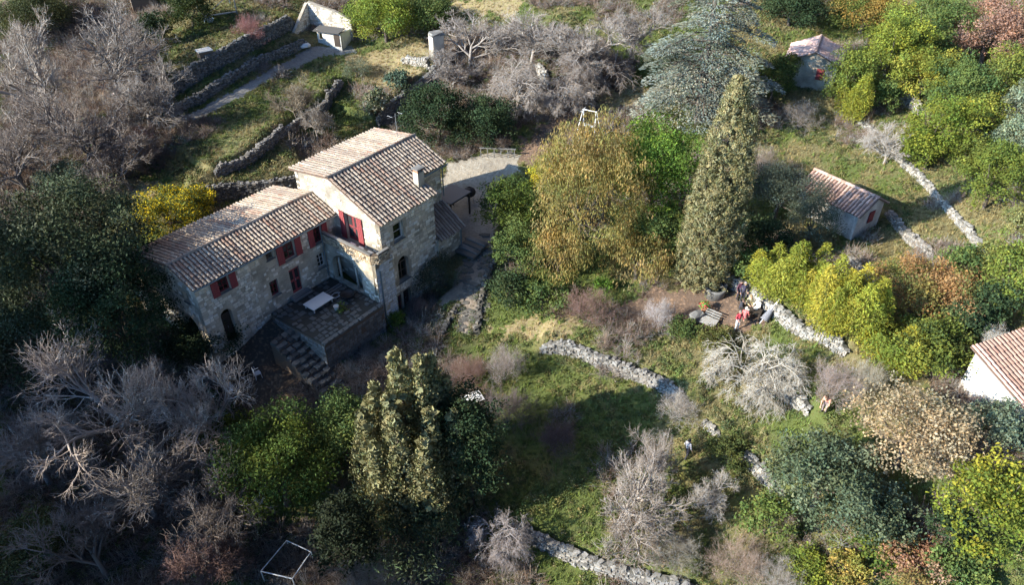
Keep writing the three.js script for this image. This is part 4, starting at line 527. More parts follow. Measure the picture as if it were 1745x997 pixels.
function tube(tb, pts, r0, r1, n, col) { let prev = null; const N = pts.length; for (let i = 0; i < N; i++) { const d = pts[Math.min(N - 1, i + 1)].clone().sub(pts[Math.max(0, i - 1)]).normalize(), s = Math.abs(d.y) > .9 ? V(1, 0, 0) : V(0, 1, 0), x = s.clone().cross(d).normalize(), y = d.clone().cross(x), r = r0 + (r1 - r0) * i / (N - 1), ring = []; for (let k = 0; k < n; k++) { const a = k / n * Math.PI * 2; const p = pts[i].clone().addScaledVector(x, Math.cos(a) * r).addScaledVector(y, Math.sin(a) * r); ring.push(tb.v(p.x, p.y, p.z, col)); } if (prev) for (let k = 0; k < n; k++) { const m = (k + 1) % n; tb.i.push(prev[k], prev[m], ring[m], prev[k], ring[m], ring[k]); } prev = ring; } }
function place(cx, cy, rx, ry, hb) {   // ground point, radius and half height of a crown seen at a pixel with half extents rx, ry
  let hv = 2, R = 2, p; for (let k = 0; k < 5; k++) { p = hit(cx, cy, hb + hv); const m = ppm(p) / 1.12, dep = Math.asin((EYE.y - p.y) / p.distanceTo(EYE)); R = rx / m; hv = Math.max(.45 * R, (ry / m - R * Math.sin(dep) * .75) / Math.cos(dep)); } return { g: V(p.x, H(p.x, p.z), p.z), R, hv, hc: hb + hv };
}
let seed = 1000;
function leafy(name, label, cx, cy, rx, ry, o) {
  rnd = RNG(seed++); const q = place(cx, cy, rx, ry, (o.hb ?? .6) * .55), { g, R, hv, hc } = q, tb = new TB(), tt = new TB(), bark = C(...(o.bark ?? [.12, .095, .075]));
  const t = thing(name, label, o.cat ?? 'tree', V(g.x, g.y, g.z), 0, o.group); const leafS = (o.leaf ?? .24) * .87, oo = { ...o, leaf: leafS }; const area = 4 * Math.PI * Math.pow((R * R * 2 * .5 + R * hv) / 2, 1);
  const cr = o.cl ?? Math.min(1.1, Math.max(.35, R * .27)), nC = Math.round(Math.max(10, area / (cr * cr) * .75 * (o.nc ?? 1))), per1 = Math.round((o.dens ?? 1) * 9 * cr * cr / (leafS * leafS) * .55);
  const ox = rr(0, 90), limbs = [];
  for (let i = 0; i < nC; i++) {
    const d = unit(); if (d.y < -.75) d.y = -d.y * .6; const nz = .5 + .95 * fbm(d.x * 1.9 + ox, d.z * 1.9 + d.y * 1.6 + ox), k = (i % 5 === 0 ? rr(.25, .7) : rr(.72, .95)) * nz; const c = V(d.x * R * k, hc + d.y * hv * k, d.z * R * k); const kq = rr(.5, 1.4); clump(tb, c, cr * kq, Math.round(per1 * kq * kq * 1.05), oo); if (i % Math.ceil(nC / 12) === 0) limbs.push(c);
  }
  const lean = V(rr(-.1, .1) * R, hc * .55, rr(-.1, .1) * R), tr = Math.max(.05, R * .055) * (o.tk ?? 1); tube(tt, [V(0, -.3, 0), V(lean.x * .3, hc * .25, lean.z * .4), lean], tr * 1.25, tr * .8, 7, bark);
  for (const c of limbs) { const m = lean.clone().lerp(c, .5).add(V(rr(-.2, .2), -.1 * R, rr(-.2, .2))); tube(tt, [lean.clone(), m, c], tr * .5, tr * .12, 5, bark); }
  part('trunk', tt.geo(), vcol(.95), t); part(o.crown ?? 'crown', tb.geo(), leafMat(o.tr ?? .3), t); return t;
}
// spires of knobbly shoots: cypress and its kin
function spireTree(name, label, spires, o) {
  rnd = RNG(seed++); const s0 = spires[0], g0 = o.base, t = thing(name, label, 'tree', g0, 0), tb = new TB(), tt = new TB(), bark = C(.13, .1, .08);
  for (const s of spires) {
    const { x, z, h, r, y0 = .4 } = s; tube(tt, [V(x * .3, -.3, z * .3), V(x * .7, h * .3, z * .7), V(x, h * .9, z)], Math.max(.06, r * .13), .03, 6, bark); const kr = o.knob ?? .28, n = Math.round(2 * Math.PI * r * h * .62 / (kr * kr) * .75);
    for (let i = 0; i < n; i++) { const u = Math.pow(rnd(), .9), y = y0 + (h - y0) * u, pr = o.prof ? o.prof(u) : Math.pow(Math.sin(Math.PI * Math.min(1, .12 + u * .88)), .6) * (1 - u * .25), a = rr(0, Math.PI * 2), w = (.82 + .36 * fbm(a * 1.2 + x * 3 + 20, y * .5 + 9)) * rr(.82, 1.02); const R = r * pr * w; const c = V(x + Math.cos(a) * R, y, z + Math.sin(a) * R), cc = jit(pick(o.cols), .2).toArray(); const nl = o.nl ?? 16; for (let k = 0; k < nl; k++) { const d = unit(), p = c.clone().addScaledVector(d, kr * rr(.3, .8)), ax = V(Math.cos(a) * .5, 1.1, Math.sin(a) * .5).addScaledVector(unit(), .8).normalize(); leaf(tb, p, ax, d.add(V(Math.cos(a), .2, Math.sin(a))).normalize(), o.leaf * rr(.7, 1.3), o.leaf * .55, jit(cc, .2)); } }
    for (let i = 0; i < 240 * h / 10; i++) { const u = rnd(), y = y0 + (h - y0) * u, a = rr(0, 6.3), R = r * .55 * Math.sqrt(rnd()) * (1 - u * .6); leaf(tb, V(x + Math.cos(a) * R, y, z + Math.sin(a) * R), unit(), unit(), .5, .4, jit(o.cols[0], .2)); }
  }
  part('trunk', tt.geo(), vcol(.95), t); part('crown', tb.geo(), leafMat(.15), t); return t;
}
// leafless trees: prototypes in metres, crown radius about 5, height about 9
function bareGeo(sd, kind) {
  rnd = RNG(sd); const A = new TB(), B = new TB(), w = C(1, 1, 1), weep = kind === 'weep', shrub = kind === 'shrub', max = shrub ? 4 : 5, kids = shrub ? [5, 4, 4, 4] : weep ? [8, 6, 6, 5, 4] : [6, 6, 5, 5, 3];
  const grow = (p, d, len, r, lv) => {
    const ns = lv < 2 ? 5 : lv < max ? 3 : 1, pts = [p.clone()], dir = d.clone(), q = p.clone(); for (let i = 0; i < ns; i++) { dir.addScaledVector(unit(), lv === 0 ? .08 : .22); if (lv > 0) dir.y += weep ? (lv > 1 ? -.28 : .02) : (lv > 1 ? .1 : .05); dir.normalize(); q.addScaledVector(dir, len / ns); pts.push(q.clone()); }
    tube(lv < 2 ? A : B, pts, r, lv === max ? r * .5 : r * .55, lv < 2 ? 6 : lv < 3 ? 4 : 3, w);
    if (lv >= max) return; const n = kids[lv] + (rnd() < .4 ? 1 : 0);
    for (let i = 0; i < n; i++) { const t = lv === 0 ? rr(.45, 1) : rr(.22, 1), f = t * ns, k = Math.min(ns - 1, Math.floor(f)), o = pts[k].clone().lerp(pts[k + 1], f - k), pd = pts[k + 1].clone().sub(pts[k]).normalize(), s = unit(); s.addScaledVector(pd, -s.dot(pd)).normalize(); const an = rr(.45, 1.05) + (lv === 0 ? .15 : 0), nd = pd.clone().multiplyScalar(Math.cos(an)).addScaledVector(s, Math.sin(an)).normalize(); grow(o, nd, len * (lv === 0 ? rr(.9, 1.35) : rr(.45, .72)) * (1 - (t - .5) * .25), Math.max(shrub ? .017 : .014, r * (lv === 0 ? .58 : .53)), lv + 1); }
  };
  if (shrub) for (let i = 0; i < 11; i++) grow(V(rr(-.6, .6), -.2, rr(-.6, .6)), V(rr(-.8, .8), 1, rr(-.8, .8)).normalize(), rr(4, 6), .06, 0);
  else grow(V(0, -.5, 0), V(rr(-.1, .1), 1, rr(-.1, .1)).normalize(), kind === 'tall' ? 5.5 : 3.6, kind === 'tall' ? .32 : weep ? .17 : .25, 0);
  const ga = A.geo(), gb = B.geo(); gb.computeBoundingBox(); const bb = gb.boundingBox, sx = 5 / Math.max(1, (bb.max.x - bb.min.x + bb.max.z - bb.min.z) / 4), sy = 9 / bb.max.y; for (const g of [ga, gb]) { g.scale(sx, sy, sx); g.computeVertexNormals(); } return [ga, gb];
}
const BARE = { spread: [bareGeo(51, 'spread'), bareGeo(52, 'spread'), bareGeo(57, 'spread')], tall: [bareGeo(53, 'tall'), bareGeo(58, 'tall')], shrub: [bareGeo(54, 'shrub'), bareGeo(55, 'shrub')], weep: [bareGeo(56, 'weep'), bareGeo(59, 'weep')] };
const barkMats = {}; const barkM = (c) => barkMats[c.join()] ??= std(C(...c), .9);
function bare(name, label, cx, cy, rx, hgt, kind, col, o = {}) {   // pixel of the crown's middle, half width in pixels, height in metres
  rnd = RNG(seed++); const p = hit(cx, cy, hgt * .55), R = rx / ppm(p), g = V(p.x, H(p.x, p.z), p.z), t = thing(name, label, o.cat ?? 'tree', g, rr(0, 6.3), o.group), [a, b] = pick(BARE[kind]); part(o.cat === 'shrub' ? 'stems' : 'trunk', a, barkM(col.map((v) => v * .8)), t); part('branches', b, barkM(col), t); t.scale.set(R / 5, hgt / 9, R / 5); if (o.stout) t.children[0].scale.set(o.stout, 1, o.stout); return t;
}
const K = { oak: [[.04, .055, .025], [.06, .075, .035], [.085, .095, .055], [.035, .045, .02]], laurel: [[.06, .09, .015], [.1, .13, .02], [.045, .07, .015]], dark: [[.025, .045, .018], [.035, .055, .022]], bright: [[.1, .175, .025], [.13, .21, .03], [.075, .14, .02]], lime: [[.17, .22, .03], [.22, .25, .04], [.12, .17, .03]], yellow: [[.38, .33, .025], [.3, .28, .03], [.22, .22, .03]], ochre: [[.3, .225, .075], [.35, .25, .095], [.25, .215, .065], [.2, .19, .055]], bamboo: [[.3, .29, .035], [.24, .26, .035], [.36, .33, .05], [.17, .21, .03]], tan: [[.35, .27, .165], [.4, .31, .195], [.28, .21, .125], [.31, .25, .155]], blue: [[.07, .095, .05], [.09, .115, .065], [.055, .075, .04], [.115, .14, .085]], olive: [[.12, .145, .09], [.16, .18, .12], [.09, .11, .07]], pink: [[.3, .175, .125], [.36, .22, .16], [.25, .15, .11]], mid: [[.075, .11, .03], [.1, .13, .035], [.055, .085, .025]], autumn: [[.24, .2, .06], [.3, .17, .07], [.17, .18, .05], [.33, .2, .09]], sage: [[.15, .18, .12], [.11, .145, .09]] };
for (const k in K) for (const c of K[k]) for (let i = 0; i < 3; i++) c[i] *= 1.2;
const GR = [.27, .235, .21], GB = [.24, .2, .175], GL = [.38, .34, .3], RB = [.24, .15, .125], PB = [.33, .285, .25];
// evergreen trees and bushes: name, label, pixel of crown centre, half extents, options
const EV = 'evergreen_tree', BU = 'garden_bush', DE = 'deciduous_tree';
const bush = (o) => ({ cat: 'bush', hb: .15, ...o });
for (const a of [
  [EV, 'very large dark holm oak left of the farmhouse', 118, 435, 140, 155, { cols: K.oak, leaf: .225, hb: 3, tr: .2 }],
  [EV, 'dark evergreen at the left edge below the holm oak', 30, 600, 75, 75, { cols: K.oak, leaf: .2, hb: 1, tr: .2 }],
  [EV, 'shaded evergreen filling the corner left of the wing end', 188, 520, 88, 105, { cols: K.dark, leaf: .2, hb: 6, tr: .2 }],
  [BU, 'yellow flowering mimosa behind the farmhouse wing', 288, 362, 62, 46, bush({ cols: K.mid, leaf: .16, spot: [.7, .52, .02], spotP: .36, hb: .8, cl: .5 })],
  [BU, 'yellow flowering mimosa branch beside the wing roof', 335, 345, 34, 30, bush({ cols: K.mid, leaf: .16, spot: [.7, .52, .02], spotP: .45, hb: 1.2, cl: .45 })],
  [EV, 'yellow green laurel in the shade, left of the front conifer', 470, 790, 92, 108, { cols: K.laurel, leaf: .2, hb: 1.2, tr: .25 }],
  [EV, 'lower laurel shrub below the bare tree tops', 385, 745, 55, 42, { cols: K.laurel, leaf: .18, hb: .4 }],
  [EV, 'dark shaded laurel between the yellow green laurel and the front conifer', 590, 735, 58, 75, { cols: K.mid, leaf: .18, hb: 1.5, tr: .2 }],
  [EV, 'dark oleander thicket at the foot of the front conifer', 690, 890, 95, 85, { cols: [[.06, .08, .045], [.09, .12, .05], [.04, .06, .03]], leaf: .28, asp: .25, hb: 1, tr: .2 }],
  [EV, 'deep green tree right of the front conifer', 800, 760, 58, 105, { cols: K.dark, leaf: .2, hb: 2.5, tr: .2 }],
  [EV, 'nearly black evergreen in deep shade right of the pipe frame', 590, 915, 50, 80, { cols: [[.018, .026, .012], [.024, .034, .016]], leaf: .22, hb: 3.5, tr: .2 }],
  [DE, 'large ochre leaved tree in the middle of the garden', 1000, 318, 96, 125, { cols: K.ochre, nc: 1.25, leaf: .26, asp: .28, droop: .75, hb: 2.5, tr: .4, cl: .85 }],
  [DE, 'lower drooping ochre boughs beside the ochre tree, right', 1090, 430, 62, 56, { cols: K.ochre, leaf: .28, asp: .28, droop: .8, hb: 1.2, tr: .4, cl: .7 }],
  [DE, 'lower drooping ochre boughs beside the ochre tree, left', 955, 435, 52, 56, { cols: K.ochre, leaf: .28, asp: .28, droop: .8, hb: 1.2, tr: .4, cl: .7 }],
  [EV, 'bright green round tree between the ochre tree and the cypress', 1120, 288, 70, 88, { cols: K.bright, leaf: .2, hb: 5, tr: .35 }],
  [EV, 'shaded green tree behind the lower ochre boughs', 1125, 400, 50, 60, { cols: K.mid, leaf: .2, hb: .5, tr: .2 }],
  [BU, 'bright yellow shrub left of the ochre tree', 928, 300, 30, 34, bush({ cols: K.yellow, leaf: .17, hb: 2 })],
  [EV, 'dark green tree left of the ochre tree beside the courtyard', 868, 352, 46, 62, { cols: K.laurel, leaf: .19, hb: .8 }],
  [EV, 'dark green shaded tree below the courtyard tree', 888, 425, 45, 55, { cols: K.mid, leaf: .19, hb: .5, tr: .2 }],
  [BU, 'greyish olive bush against the tower front', 733, 462, 44, 40, bush({ cols: [[.1, .115, .06], [.13, .14, .08]], leaf: .17, asp: .3, hb: 1.0 })],
  [BU, 'small fresh green bush at the foot of the tower', 674, 545, 14, 13, bush({ cols: K.lime, leaf: .15, hb: 0.1 })],
  [BU, 'small leafy plant on the patio edge', 545, 578, 18, 13, bush({ cols: K.bright, leaf: .15, hb: .05 })],
  [BU, 'dry golden grass tuft on the patio edge', 572, 562, 24, 12, bush({ cols: [[.3, .23, .12], [.24, .19, .09]], leaf: .24, asp: .12, hb: 0 })],
  [BU, 'upright green shrub on the patio edge near the white table', 586, 536, 12, 18, bush({ cols: K.lime, leaf: .14, hb: .05 })],
  [BU, 'green bush against the wing wall under the arched door', 392, 556, 26, 18, bush({ cols: K.laurel, leaf: .16, hb: .1 })],
  [BU, 'dark ivy bush along the foot of the wing wall', 340, 575, 60, 28, bush({ cols: K.dark, leaf: .16, hb: .1 })],
  [EV, 'silvery olive tree in front of the red shutter cabin', 1388, 372, 42, 46, { cols: K.olive, leaf: .15, asp: .3, hb: .9, cl: .6 }],
  [EV, 'grey green olive tree left of the red shutter cabin', 1330, 325, 60, 52, { cols: [[.08, .1, .07], [.1, .12, .085]], leaf: .16, asp: .3, hb: 1.2, cl: .7 }],
  [DE, 'rounded shrub turning orange and green right of the bamboo', 1590, 500, 78, 62, { cols: K.autumn, leaf: .18, hb: .5, tr: .4 }],
  [EV, 'olive green tree right of the bamboo below the orange shrub', 1570, 585, 68, 50, { cols: [[.2, .22, .035], [.14, .17, .03], [.09, .12, .03]], leaf: .2, hb: .6 }],
  [DE, 'large oak with dry tan leaves on the lower right', 1555, 735, 92, 92, { cols: K.tan, leaf: .19, hb: 1.4, tr: .35, nc: .8, dens: .75 }],
  [EV, 'large dense blue green tree on the lower right', 1405, 815, 82, 92, { cols: K.blue, leaf: .2, hb: 1, tr: .2 }],
  [EV, 'blue green tree leaning against the large one, lower right', 1490, 868, 62, 62, { cols: K.blue, leaf: .2, hb: .8, tr: .2 }],
  [EV, 'yellow green tree at the right edge, near the bottom', 1696, 865, 72, 92, { cols: [[.19, .22, .025], [.12, .16, .025], [.27, .26, .03]], leaf: .21, hb: 1 }],
  [EV, 'sage green tree below the white walled cabin', 1705, 722, 48, 44, { cols: K.sage, leaf: .18, hb: .6, tr: .2 }],
  [EV, 'dark green tree between the tan oak and the right edge', 1625, 900, 40, 48, { cols: K.dark, leaf: .2, hb: .5, tr: .2 }],
  [BU, 'small yellow bush at the corner of the white walled cabin', 1736, 672, 12, 15, bush({ cols: K.yellow, leaf: .15 })],
  [BU, 'yellow green bush at the bottom edge left of the orange shrubs', 1388, 968, 38, 32, bush({ cols: [[.22, .24, .03], [.14, .18, .03]], leaf: .16 })],
  [BU, 'golden shrub at the bottom edge', 1440, 968, 34, 32, bush({ cols: [[.34, .26, .07], [.26, .24, .05]], leaf: .16 })],
  [BU, 'russet pink shrub at the bottom edge', 1560, 962, 58, 42, bush({ cols: [[.3, .16, .1], [.36, .22, .13], [.26, .2, .07]], leaf: .17 })],
  [EV, 'dark hedge tree at the top left beside the greenhouse frame', 322, 14, 38, 32, { cols: [[.05, .07, .015], [.035, .055, .015]], leaf: .2, hb: .3 }],
  [EV, 'dark shrub at the top left below the blue grey roof', 262, 48, 26, 30, { cols: K.dark, leaf: .2, hb: .3, tr: .2 }],
  [EV, 'lime green tree at the top, right of the roofless shed', 655, 26, 56, 42, { cols: K.lime, leaf: .2, hb: 1 }],
  [EV, 'darker green tree beside the lime green tree, top', 735, 22, 40, 30, { cols: K.mid, leaf: .2, hb: .6 }],
  [BU, 'grey green lavender bush on the dry slope behind the tower', 606, 118, 26, 18, bush({ cols: K.olive, leaf: .14, asp: .2, hb: 0 })],
  [BU, 'blue green prickly bush above the wall behind the tower', 676, 135, 20, 17, bush({ cols: [[.08, .13, .09], [.12, .17, .11]], leaf: .26, asp: .7, hb: .1 })],
  [BU, 'pale cactus like bush above the lawn behind the tower', 640, 172, 22, 22, bush({ cols: [[.2, .22, .12], [.12, .15, .08], [.35, .34, .25]], leaf: .26, asp: .7, hb: .1 })],
  [EV, 'dark shaded evergreen behind the tower, left', 745, 195, 52, 58, { cols: K.dark, leaf: .2, hb: .3, tr: .2 }],
  [EV, 'dark shaded evergreen behind the courtyard, right', 825, 205, 48, 48, { cols: K.dark, leaf: .2, hb: .3, tr: .2 }],
  [EV, 'green bush left of the pink roofed cabin', 1322, 130, 34, 40, { cols: K.mid, leaf: .18, hb: .4 }],
  [EV, 'olive yellow bush in front of the pink roofed cabin', 1345, 112, 16, 26, { cols: [[.19, .2, .03], [.13, .15, .03]], leaf: .16, hb: .8 }],
  [BU, 'round olive green bush beside the slatted loungers', 1215, 580, 28, 26, bush({ cols: [[.11, .12, .03], [.15, .15, .045]], leaf: .16 })],
  [BU, 'dark green bush behind the round olive bush', 1165, 560, 26, 20, bush({ cols: K.mid, leaf: .16 })],
  [BU, 'dark green bush between two stone wall pieces', 1246, 772, 32, 34, bush({ cols: [[.07, .09, .025], [.1, .115, .03]], leaf: .17 })],
  [BU, 'small green bush under the ochre tree', 1026, 488, 14, 16, bush({ cols: K.bright, leaf: .16 })],
  [BU, 'green bush at the far left bottom corner', 60, 925, 62, 50, bush({ cols: [[.09, .11, .04], [.12, .14, .06]], leaf: .17, hb: .8 })],
  [BU, 'green ivy bush at the top of the left slope', 60, 22, 60, 26, bush({ cols: [[.1, .11, .04], [.075, .09, .035]], leaf: .18, hb: 1 })],
  [BU, 'green bush under the bare trees beside the wing', 118, 305, 42, 28, bush({ cols: K.sage, leaf: .16, hb: .4 })],
  [DE, 'large tree with dry pinkish brown leaves in the top right corner', 1695, 48, 66, 58, { cols: K.pink, leaf: .2, hb: 1.6, tr: .35 }],
  [EV, 'dark tree at the top edge right of the cedar', 1350, 12, 52, 28, { cols: K.dark, leaf: .2, hb: .5, tr: .2 }],
  [EV, 'green tree with orange tips at the top edge', 1475, 20, 62, 34, { cols: [[.13, .15, .03], [.09, .12, .025], [.3, .2, .05]], leaf: .2, hb: .5 }],
]) leafy(...a);
// the thicket on the upper right, tree by tree
for (const [x, y, rx, ry, c, l] of [
  [1448, 135, 28, 46, [[.14, .17, .03], [.09, .12, .025]], 'tall yellow green tree right of the pink roofed cabin'], [1520, 95, 46, 58, [[.2, .22, .03], [.12, .15, .025]], 'golden green tree in the upper right thicket'], [1590, 60, 42, 56, K.mid, 'dark green tree left of the pinkish brown tree'], [1575, 130, 40, 42, [[.26, .24, .04], [.16, .18, .03]], 'yellow tree in the middle of the upper right thicket'],
  [1640, 150, 42, 44, K.mid, 'green tree below the pinkish brown tree'], [1718, 130, 32, 44, [[.17, .19, .035], [.11, .13, .03]], 'olive green tree at the right edge below the pinkish brown tree'], [1600, 225, 38, 55, [[.11, .145, .02], [.16, .18, .025]], 'tall green bush beside the pale terrace wall'], [1570, 250, 26, 36, [[.15, .18, .025], [.1, .13, .02]], 'smaller green bush left of the tall one by the terrace wall'],
  [1668, 195, 34, 32, [[.22, .22, .035], [.14, .16, .03]], 'yellow green bush above the meadow'], [1700, 300, 42, 52, [[.12, .15, .025], [.09, .115, .02]], 'large green bush right of the meadow'], [1735, 235, 30, 40, K.sage, 'pale sage bush at the right edge'], [1735, 470, 36, 72, [[.14, .17, .03], [.1, .13, .025]], 'green tree at the right edge below the meadow'],
  [1690, 520, 26, 40, K.dark, 'shaded dark tree left of the right edge tree'], [1645, 445, 26, 26, K.mid, 'green shrub at the lower end of the meadow'], [1740, 380, 22, 30, [[.2, .2, .08], [.14, .15, .05]], 'dry green shrub at the right edge beside the meadow'], [1500, 160, 24, 26, K.mid, 'low green shrub above the pale terrace wall'],
  [1655, 265, 30, 34, [[.13, .16, .03], [.1, .12, .025]], 'green bush on the upper meadow left of the large green bush'], [1540, 45, 34, 40, [[.17, .19, .03], [.12, .14, .03]], 'yellowish green tree at the top right of the cabin'], [1740, 180, 26, 34, K.olive, 'greyish olive bush at the right edge below the thicket'], [1650, 545, 34, 40, K.dark, 'dark shaded tree behind the white walled cabin'], [1690, 440, 26, 26, [[.2, .2, .06], [.13, .15, .04]], 'dry yellow green shrub on the slope above the white walled cabin'], [1300, 405, 36, 34, K.dark, 'dark shaded bush between the cypress and the bamboo'], [1285, 450, 30, 28, K.mid, 'dark green shrub right of the cypress foot'], [870, 490, 34, 30, K.dark, 'dark shrub in the shade right of the path'], [925, 505, 36, 24, K.mid, 'shaded green shrub below the left ochre boughs'], [1640, 965, 40, 30, K.mid, 'green shrub at the bottom edge on the right'], [1500, 935, 34, 26, K.laurel, 'green shrub at the bottom between golden and russet shrubs'], [1310, 880, 34, 40, [[.09, .13, .03], [.13, .15, .04]], 'green bush below the pale wall left of the blue green tree'],
]) leafy(EV, l, x, y, rx * 1.2, ry * 1.2, { cols: c.map((q) => q.map((v) => v * 1.3)), leaf: .205, hb: .4, tr: .3, group: 'trees of the upper right thicket' });
// bamboo
function bamboo(label, cx, cy, rx, ry, n = 9) {
  rnd = RNG(seed++); const q = place(cx, cy, rx * 1.15, ry * 1.2, 0), t = thing('bamboo_clump', label, 'bamboo', q.g, 0, 'yellow bamboo above the pale wall'), tb = new TB(), tt = new TB(), Ht = q.hv * 2;
  for (let i = 0; i < n; i++) { const a = i / n * 6.28 + rr(-.3, .3), k = Math.sqrt((i + .5) / n) * q.R * .75, x = Math.cos(a) * k, z = Math.sin(a) * k, h = Ht * rr(.7, 1.08) * (1 - .25 * k / q.R), top = V(x * 1.35, h, z * 1.35); const m = V(x, h * .5, z); for (let s = 0; s < 3; s++) tube(tt, [V(x * .5 + rr(-.2, .2), -.2, z * .5 + rr(-.2, .2)), m.clone().add(V(rr(-.2, .2), 0, rr(-.2, .2))), top.clone().add(V(rr(-.3, .3), 0, rr(-.3, .3)))], .025, .01, 4, C(.25, .24, .06)); const cc = jit(pick(K.bamboo), .15).toArray(); const nl = Math.round(950 * h / 4); for (let j = 0; j < nl; j++) { const u = .12 + .88 * Math.pow(rnd(), .8), w = q.R * .5 * Math.pow(Math.sin(Math.PI * Math.min(1, .18 + u * .8)), .8) + .06, an = rr(0, 6.3), r = w * Math.sqrt(rnd()), p = u < .5 ? V(x * .5, 0, z * .5).lerp(m, u * 2) : m.clone().lerp(top, u * 2 - 1); p.x += Math.cos(an) * r; p.z += Math.sin(an) * r; p.y += rr(-.2, .2); leaf(tb, p, V(Math.cos(an) * .8, rr(-.9, .9), Math.sin(an) * .8).normalize(), unit().add(V(Math.cos(an) * .5, .5, Math.sin(an) * .5)).normalize(), rr(.14, .3), .065, jit(cc, .28)); } }
  part('canes', tt.geo(), vcol(.7), t); part('leaves', tb.geo(), leafMat(.4), t);
}
bamboo('yellow bamboo clump nearest the picnic', 1332, 462, 42, 52); bamboo('tall yellow bamboo clump left of the middle', 1385, 470, 36, 58); bamboo('brightest yellow bamboo plume in the middle of the row', 1428, 505, 36, 68); bamboo('yellow bamboo clump right of the brightest plume', 1480, 520, 42, 60); bamboo('lower yellow bamboo clump at the right end of the row', 1535, 592, 52, 48, 11);
bamboo('green yellow bamboo clump in front of the thicket, upper right', 1462, 165, 26, 40, 7);
// cypress, front conifer, cedar
{
  const q = hit(1190, 486, 0), top = (() => { let h = 8; for (let k = 0; k < 6; k++) { const d = ray(1238, 132), tt = (q.z - EYE.z) / d.z; h = EYE.y + d.y * tt - q.y; } return h; })();
  spireTree('cypress_tree', 'tall olive brown cypress towering in the middle right', [{ x: 0.1, z: 0, h: top, r: 2.15 }, { x: -1.0, z: .5, h: top * .72, r: 1.35 }, { x: 1.1, z: .6, h: top * .88, r: 1.35 }, { x: -.2, z: 1, h: top * .6, r: 1.5 }], { base: q, cols: [[.27, .24, .12], [.22, .205, .095], [.32, .28, .15], [.165, .165, .07]], leaf: .135, knob: .29, nl: 19, prof: (u) => Math.pow(Math.max(0, 1 - u), .36) * (.8 + .3 * Math.sin(u * 3)) });
  const p = hit(718, 850, 0), cs = [[.24, .225, .11], [.18, .18, .08], [.14, .15, .06], [.28, .255, .135]];
  let hh = (() => { const d = ray(700, 598), t2 = (p.z - EYE.z) / d.z; return EYE.y + d.y * t2 - p.y; })();
  spireTree('front_conifer', 'olive tipped conifer with several spires in front of the patio', (() => { const q = RNG(4), l = [{ x: -.4, z: 0, h: hh, r: 2.2 }, { x: 1.4, z: -.2, h: hh * .96, r: 1.4 }]; for (let i = 0; i < 15; i++) { const a = i * 2.4, k = .7 + 2.3 * Math.sqrt(i / 15); l.push({ x: Math.cos(a) * k * 1.1 + .1, z: Math.sin(a) * k * .9 + .3, h: hh * (.97 - k * .13 + q() * .12), r: 1.25 + q() * .5 }); } return l; })(), { base: p, cols: cs, leaf: .19, knob: .36, nl: 10, prof: (u) => Math.pow(Math.max(0, 1 - u), .7) });
  // cedar in tiers
  rnd = RNG(77); const g = hit(1190, 205, 0), t = thing('cedar_tree', 'large blue grey cedar with flat tiers of boughs, top right of centre', 'tree', g), tb = new TB(), tt = new TB(), d = ray(1195, -110), t3 = (g.z - EYE.z) / d.z, h = Math.min(18, EYE.y + d.y * t3 - g.y), bark = C(.14, .11, .09), cols = [[.22, .24, .19], [.27, .29, .235], [.16, .185, .14], [.31, .32, .26]]; tube(tt, [V(0, -.4, 0), V(-.2, h * .4, 0), V(-.4, h, 0)], .5, .06, 8, bark);
  for (let y = 1.6, tier = 0; y < h - .4; y += rr(.55, .95), tier++) { const u = y / h, Rr = 6.9 * Math.pow(1 - u, .5) + .5, nb = Math.round(6 + 3 * (1 - u)); for (let b = 0; b < nb; b++) { const a = b / nb * 6.283 + tier * 1.3 + rr(-.45, .45), L = Rr * rr(.45, 1.15), o = V(Math.cos(a), 0, Math.sin(a)), s = V(-o.z, 0, o.x), P = (k) => V(o.x * L * k, y + .14 * L * Math.sin(k * 2.2) - .2 * L * k * k, o.z * L * k); tube(tt, [P(0), P(.5), P(1)], .1 * (1 - u) + .03, .015, 4, bark); const n = Math.round(170 * L / 3), cc = jit(pick(cols), .12).toArray(); for (let i = 0; i < n; i++) { const k = .12 + .88 * Math.sqrt(rnd()), wd = (.16 + .32 * Math.sin(Math.PI * Math.min(1, k * .85 + .1))) * L * .75, sd = rr(-1, 1), p = P(k).addScaledVector(s, sd * wd).add(V(0, rr(-.08, .1) - Math.abs(sd) * .12, 0)); leaf(tb, p, o.clone().multiplyScalar(.8).addScaledVector(s, sd).addScaledVector(unit(), .35).normalize(), V(0, 1, 0).addScaledVector(unit(), .5).normalize(), rr(.2, .42), .11, jit(cc, .25)); } } }
  part('trunk', tt.geo(), vcol(.95), t); part('crown', tb.geo(), leafMat(.15), t);
}
